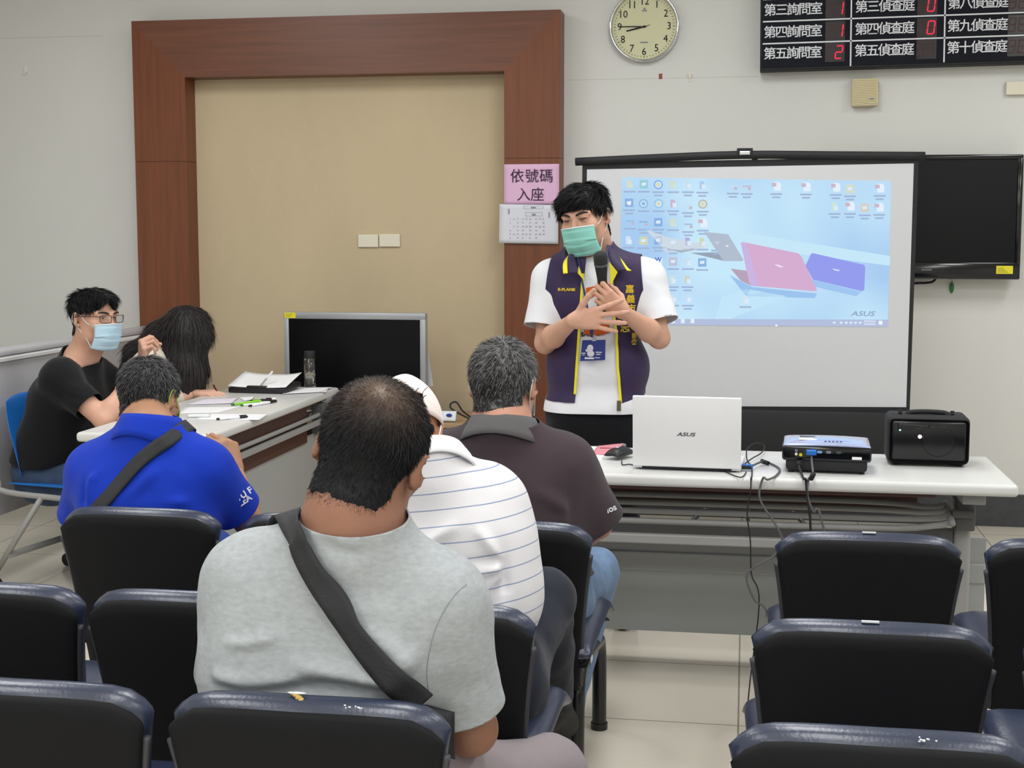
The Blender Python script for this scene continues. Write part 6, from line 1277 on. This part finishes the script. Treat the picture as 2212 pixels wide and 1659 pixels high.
# ================================================================ the presenter
def presenter():
    t = person('standing presenter in purple vest with yellow edging and green mask, speaking into a microphone', (-.62, 5.3, 0)); Y = 5.30
    fw = V((-.30, -.93, -.16)); p_ = lambda x, y, dy=0: W(x, y, Y + dy)
    J = dict(M=frame(p_(1266, 474, -.02), fw, (-.17, -.10, 1), 1.06), nb=p_(1276, 557, .03), chest=p_(1292, 662, .01), waist=p_(1291, 790, .0), pelvis=p_(1287, 890, 0),
             shR=p_(1190, 607, .0), shL=p_(1396, 604, .0), elR=p_(1178, 741, -.06), wrR=p_(1238, 692, -.29), elL=p_(1424, 730, -.06), wrL=p_(1350, 676, -.235), nk=1.0, ab=.96)
    J['hiplat'] = V((-1, -.1, 0)); z0 = .1
    a = J['pelvis']; J.update(hipR=a + V((-.09, 0, -.04)), hipL=a + V((.09, 0, -.04)), knR=V((a.x - .11, a.y - .01, .52)), knL=V((a.x + .11, a.y - .01, .52)), anR=V((a.x - .12, a.y + .02, .09)), anL=V((a.x + .12, a.y + .02, .09)))
    sk = skinmat('presenter_skin', '#cfa088')
    # left hand closes round the microphone; right hand open in front of it
    mic0, mic1 = p_(1296, 544, -.265), p_(1306, 672, -.20); md = (mic1 - mic0).normalized()
    hl = (J['wrL'], V((-.74, -.16, .58)), V((-.05, .98, .2)), -1, [(.30, 1.35, 1.0), (.32, 1.4, 1.0), (.34, 1.4, 1.0), (.36, 1.4, 1.0)])
    rd = V((.93, -.12, .10))
    hr = (J['wrR'], rd, V((.10, .98, .1)), 1, [(.10, .14, .10), (.06, .12, .10), (.10, .14, .12), (.16, .16, .12)])
    body = build_body(t, J, sk, .98, .98, .005, hands=[(hl, dict(thumb=((.35, .6, .75), (.1, .9, .5), (.0, 1, .1)), s=1.0)), (hr, dict(spread=(.24, -.01, -.20, -.38), thumb=((.85, .55, -.1), (.75, .7, -.1), (.7, .75, -.05)), s=1.06))])
    # white T-shirt with sleeves, then the vest over it
    eR, eL = J['shR'].lerp(J['elR'], .78), J['shL'].lerp(J['elL'], .78); eR = eR + V((-.012, -.0, .0)); eL = eL + V((.012, 0, 0))
    f = Field(); torso_field(f, J, .86, .98, True); f = f.grown(.012)
    f.cap(J['waist'] - V((.07, 0, 0)), J['waist'] + V((.07, 0, 0)), .112, k=.06); f.cap(a - V((.072, 0, .0)), a + V((.072, 0, .0)), .126, k=.05)
    for s, e in (('R', eR), ('L', eL)): f.cap(J['sh' + s], e, .066, .078, k=.05)
    wt = cloth_mat('white_tshirt', '#e6e7ec', (350, .08)); q = lambda x, y: p_(x, y, -.14)
    hemz = p_(1287, 895, -.13).z
    ts = cloth('tshirt', f, .0055, wt, t, [sleeve_cut(J, 'R', eR, .12), sleeve_cut(J, 'L', eL, .12), (p_(1272, 560, -.08), V((-.1, -.35, 1)), J['nb'] + V((0, -.04, .06)), .12), (V((0, 0, hemz)), V((0, 0, -1)), V((a.x, a.y, hemz - .12)), .34)],
               [([q(1255, 800), q(1290, 815), q(1325, 800)], .010, .004), ([q(1250, 830), q(1280, 825), q(1320, 845)], .010, .004), ([q(1260, 850), q(1300, 862), q(1330, 850)], .009, -.004), ([q(1270, 760), q(1295, 790), q(1320, 780)], .012, .003), ([q(1160, 640), q(1175, 670), q(1190, 690)], .010, .005), ([q(1150, 690), q(1170, 700), q(1195, 690)], .009, -.004), ([q(1425, 640), q(1410, 670), q(1395, 680)], .010, .005), ([q(1440, 690), q(1420, 690), q(1400, 680)], .009, .004)], .003, 11, 41)
    g = Field(); torso_field(g, J, .80, .96, True); g = g.grown(.026); g.cap(J['waist'] - V((.075, 0, 0)), J['waist'] + V((.075, 0, 0)), .112, k=.06); g.cap(a - V((.072, 0, -.0)), a + V((.072, 0, .0)), .118, k=.05)
    vz = p_(1290, 872, -.15).z; xl = lambda z: p_(1256, 600, -.15).lerp(p_(1240, 872, -.15), 0); fl = [p_(1262, 560, -.14), p_(1241, 872, -.14)]; fr = [p_(1316, 560, -.14), p_(1339, 872, -.14)]
    def opening(bm):
        for (A, B), sg in ((fl, -1), (fr, 1)):
            d = B - A; nrm = V((d.z, 0, -d.x)).normalized(); fs = [x for x in bm.faces if x.calc_center_median().y < a.y - .03]; gm = list({v for x in fs for v in x.verts} | {v for x in fs for v in x.edges}) + fs
            bmesh.ops.bisect_plane(bm, geom=gm, plane_co=A, plane_no=nrm, dist=1e-6)
        def X(L, z): A, B = L; k = (z - A.z) / (B.z - A.z); return A.x + (B.x - A.x) * k
        kill = []
        for x in bm.faces:
            c = x.calc_center_median()
            if c.y < a.y - .03 and X(fl, c.z) < c.x < X(fr, c.z): kill.append(x)
        bmesh.ops.delete(bm, geom=kill, context='FACES')
    lat = (J['shL'] - J['shR']).normalized()
    vm = cloth_mat('purple_polyester', '#372b4c', (300, .08), rough=.6); ym = cloth_mat('yellow_piping', '#e9df3c', (200, .05))
    aR, aL, zA = p_(1188, 600), p_(1391, 600), p_(1290, 702).z
    ve = cloth('vest', g, .0055, vm, t, [(V((0, 0, zA)), V((0, 0, 1)), lambda c: abs(c.x - a.x) > .12, 'split'), (aR, V((-1, 0, .12)), lambda c: c.z > zA and c.x < a.x - .05, 1), (aL, V((1, 0, .12)), lambda c: c.z > zA and c.x > a.x + .05, 1), (J['nb'] + V((.085, 0, 0)), V((1, 0, 0)), lambda c: (c - J['nb']).length < .25, 'split'), (J['nb'] - V((.085, 0, 0)), V((1, 0, 0)), lambda c: (c - J['nb']).length < .25, 'split'), (p_(1276, 548, -.02), V((0, -.25, 1)), lambda c: abs(c.x - J['nb'].x) < .0851 and c.z > J['nb'].z - .2, 1), (V((0, 0, vz)), V((0, 0, -1)), V((a.x, a.y, vz - .12)), .36)],
               [([q(1205, 640), q(1200, 720), q(1210, 800)], .016, .004), ([q(1380, 640), q(1375, 720), q(1385, 820)], .016, .004), ([q(1215, 850), q(1225, 780), q(1240, 740)], .014, .004), ([q(1390, 860), q(1370, 800), q(1350, 740)], .016, -.004)], .003, 9, 44, keep=opening)
    b = bvh(ve)
    def onv(x, y, dx=0): return hit(b, x, y)
    # piping down both front edges, side seams
    for L, xo in ((fl, -3), (fr, 3)):
        pn = []
        for k in np.linspace(.10, .995, 16):
            x, y = proj(L[0].lerp(L[1], k))
            for dx in (.3, .8, 1.5, 2.5, 4, 6, 9):
                r = hit(b, x + dx * xo / 3, y)
                if r[0] and r[0].y < a.y - .07: pn.append(r); break
        if len(pn) > 2: ribbon('front_piping', pn, .010, ym, ve, .003, .003)
    # wide collar, yellow underside showing along its edge
    C = [(p_(1253, 592, -.16), p_(1225, 590, -.165)), (p_(1244, 570, -.13), p_(1224, 572, -.14)), (p_(1240, 545, -.07), p_(1226, 556, -.09)), (p_(1244, 530, .0), p_(1236, 545, .02)), (p_(1262, 522, .085), p_(1256, 540, .12)), (p_(1292, 520, .09), p_(1296, 538, .125)), (p_(1310, 522, .03), p_(1326, 542, .04)), (p_(1313, 535, -.05), p_(1338, 556, -.06)), (p_(1316, 560, -.11), p_(1349, 574, -.13)), (p_(1330, 588, -.15), p_(1356, 584, -.16))]
    cl = collar('collar', C, vm, ve, .003, .004)
    collar('collar_trim', [(o + (o - i).normalized() * -.003 + V((0, -.004, 0)), o + (o - i).normalized() * .014 + V((0, -.003, -.003))) for i, o in C], ym, cl, .003)
    for tri in (((1248, 590), (1262, 606), (1250, 575)), ((1316, 566), (1319, 618), (1334, 588))):
        MB().prism([p_(x, y, -.162) for x, y in tri], (0, .003, 0)).obj('lapel_facing', ym, cl)
    # lettering on the vest
    def vtext(s, x, y, sz, m, nm='lettering', sx=1, b_=b, par=ve, bold=.0008):
        p, n = hit(b_, x, y)
        if p: text(nm, s, sz, m, par, p + n * .0022, V((0, 0, 1)).cross(n), ZU, .0004, sx=sx, bold=bold)
    gold = cloth_mat('gold_thread', '#d8b93a')
    for ch, x, y, sz in (('嘉', 1360, 626, .033), ('義', 1362, 647, .033), ('市', 1364, 667, .033), ('防', 1343, 657, .036), ('志', 1350, 708, .040), ('團', 1369, 728, .03), ('會', 1369, 742, .03)): vtext(ch, x, y, sz, gold)
    vtext('E-FLAME', 1224, 626, .014, gold, sx=1.3)
    # print on the T-shirt: orange panel and dark hand lettering
    bt = bvh(ts); om = cloth_mat('orange_print', '#d9642e')
    def decal(nm, pts, m, d=.004):
        s = MB(); vs_ = []
        for x, y in pts:
            p, n = hit(bt, x, y)
            if p: vs_.append(p + V((0, -d, 0)))
        if len(vs_) > 2: s.prism(vs_, (0, .0008, 0)).obj(nm, m, ts)
    decal('orange_print', [(1266, 622), (1284, 618), (1284, 640), (1266, 650)], om); decal('orange_print', [(1262, 700), (1316, 698), (1318, 718), (1300, 724), (1262, 722)], om)
    dk = mat('dark_brown_ink', '#3a1f18', .8)
    for ch, x, y, sz in (('S', 1258, 723, .022), ('A', 1266, 722, .026), ('S', 1275, 723, .022), ('Q', 1289, 718, .028), ('U', 1300, 713, .030), ('A', 1312, 712, .032)): vtext(ch, x, y, sz, dk, 'print_letter', 1, bt, ts)
    decal('white_print', [(1276, 708), (1298, 706), (1298, 714), (1284, 718)], mat('white_print', '#eeeeee', .8), .005)
    p, n = hit(bt, 1437, 682)
    if p: text('sleeve_mark', 'e-comet', .011, 'inkg', ts, p + n * .003, V((.8, -.1, .15)), ZU, .0003, sx=1.3)
    # trousers, shoes
    P, F = legs_field(J, 1.0).mesh(.008); mk('trousers', folds(relax(P, F, 2), F, [], .004, 10, 3), F, cloth_mat('black_trousers', '#14151a', (300, .1)), t)
    for s in 'LR': shoe(t, J['an' + s], (0, -1, 0))
    # head: hair with side-swept fringe, brows, narrow smiling eyes, mask
    M = J['M']
    cover = lambda L: np.minimum.reduce([np.where(L[:, 2] > .045, .115 - L[:, 1] + .5 * np.maximum(L[:, 2] - .05, 0) - .25 * np.maximum(0, .05 - L[:, 0]) * 0, .042 - L[:, 1] + .75 * np.maximum(L[:, 2] - .0, 0) + .012 * np.sign(L[:, 0])), L[:, 2] + .085 - .2 * np.abs(L[:, 0]), np.where((np.abs(L[:, 0]) > .05) & (L[:, 1] > -.036), L[:, 2] - .020 + 1.4 * np.maximum(0, -.015 - L[:, 1]) - .01 * np.sign(L[:, 0]), 1)])
    ln = lambda L: np.where(L[:, 2] > .04, .034, .014)
    flow = lambda L: np.stack([.9 * (L[:, 1] > .0) + np.sign(L[:, 0]) * .3, .6 * (L[:, 2] > .06) - .2, -.55 - 1.1 * (L[:, 2] < .06)], 1)
    hair(t, M, cover, '#141417', 11000, ln, .14, flow, .008, wd=.0010, jit=.07, disp=.003, seed=8, hs=.005, bang=[(((.004, .060, .078), (.060, .040, .028)), dict(k=.02)), (((.052, .050, .050), (.022, .034, .036)), dict(k=.02)), (((0, -.01, .086), (.074, .082, .040)), dict(k=.02))])
    face_bits(t, M, open_=.35, brow_tilt=.001)
    mask_mesh(t, M, mat('mask_green', '#93d8cc', .7), c2='#e2eef0')
    # microphone in the fist
    mc = thing('microphone', 'black handheld microphone held in the presenter\'s fist', 'microphone', mic1)
    q_ = md; L = (mic1 - mic0).length
    MB().lathe([(0, 0), (.014, .001), (.0225, .008), (.0255, .022), (.025, .04), (.0235, .046)], mic0, md, 28).obj('grille', mat('mic_mesh', '#1c1d20', .6, bump=(900, .5)), mc, True)
    MB().lathe([(.0245, .045), (.0255, .049), (.0245, .053)], mic0, md, 28).obj('ring', mat('dark_ring', '#54565a', .35), mc, True)
    MB().lathe([(.0235, .052), (.0225, .062), (.0185, .10), (.0165, .15), (.0155, L), (.013, L + .004), (0, L + .004)], mic0, md, 28).obj('handle', 'blackm', mc, True)
    # lanyard and badge
    bg = thing('id_badge', 'dark blue name badge hanging on a lanyard in front of the white T-shirt', 'badge', p_(1281, 756, -.15))
    c = [p_(x, y, -.158) for x, y in ((1258, 735), (1308, 734), (1307, 778), (1253, 780))]
    MB().prism(c, (0, .004, 0)).obj('holder', mat('navy_card', '#23357e', .4), bg)
    fg = MB().sph(p_(1275, 752, -.160), (.012, .002, .013), 12).sph(p_(1276, 764, -.160), (.014, .002, .012), 12).sph(p_(1268, 757, -.160), (.006, .002, .006), 10).obj('white_figure', mat('badge_white', '#d8d8e2', .5), bg, True)
    ln_ = MB()
    for x0, y0, x1, y1 in ((1256, 762, 1265, 764), (1258, 766, 1263, 767.5), (1287, 760, 1300, 762), (1288, 764.5, 1297, 766.5), (1263, 772, 1283, 775.5), (1285, 772, 1296, 773.5)):
        A, B = p_(x0, y1, -.1595), p_(x1, y0, -.1595); ln_.box(A.x, B.x, A.y - .0006, A.y, A.z, B.z)
    ln_.obj('printed_line', MATS['badge_white'], bg)
    MB().box(c[0].x + .035, c[0].x + .052, c[0].y - .004, c[0].y + .006, c[0].z - .002, c[0].z + .016, .002).obj('clip', 'chrome', bg)
    nv = mat('navy_webbing', '#2a3a66', .7); MB().tube([p_(1313, 530, -.05), p_(1310, 560, -.12), p_(1300, 610, -.155), p_(1292, 660, -.165), p_(1279, 722, -.16), c[0] + V((.043, 0, .014))], .004, 6, 6).obj('lanyard', nv, bg, True)
    MB().tube([p_(1247, 548, -.06), p_(1256, 600, -.145), p_(1268, 660, -.162), p_(1277, 722, -.16)], .004, 6, 6).obj('lanyard', nv, bg, True)
    zp = hit(b, 1338, 872); e = p_(1337, 872, -.15); MB().box(e.x - .008, e.x + .008, e.y - .004, e.y + .002, e.z - .028, e.z + .012, .002).obj('zip_pull', mat('antique_brass', '#6e6650', .4, metal=.6), ve)
presenter()
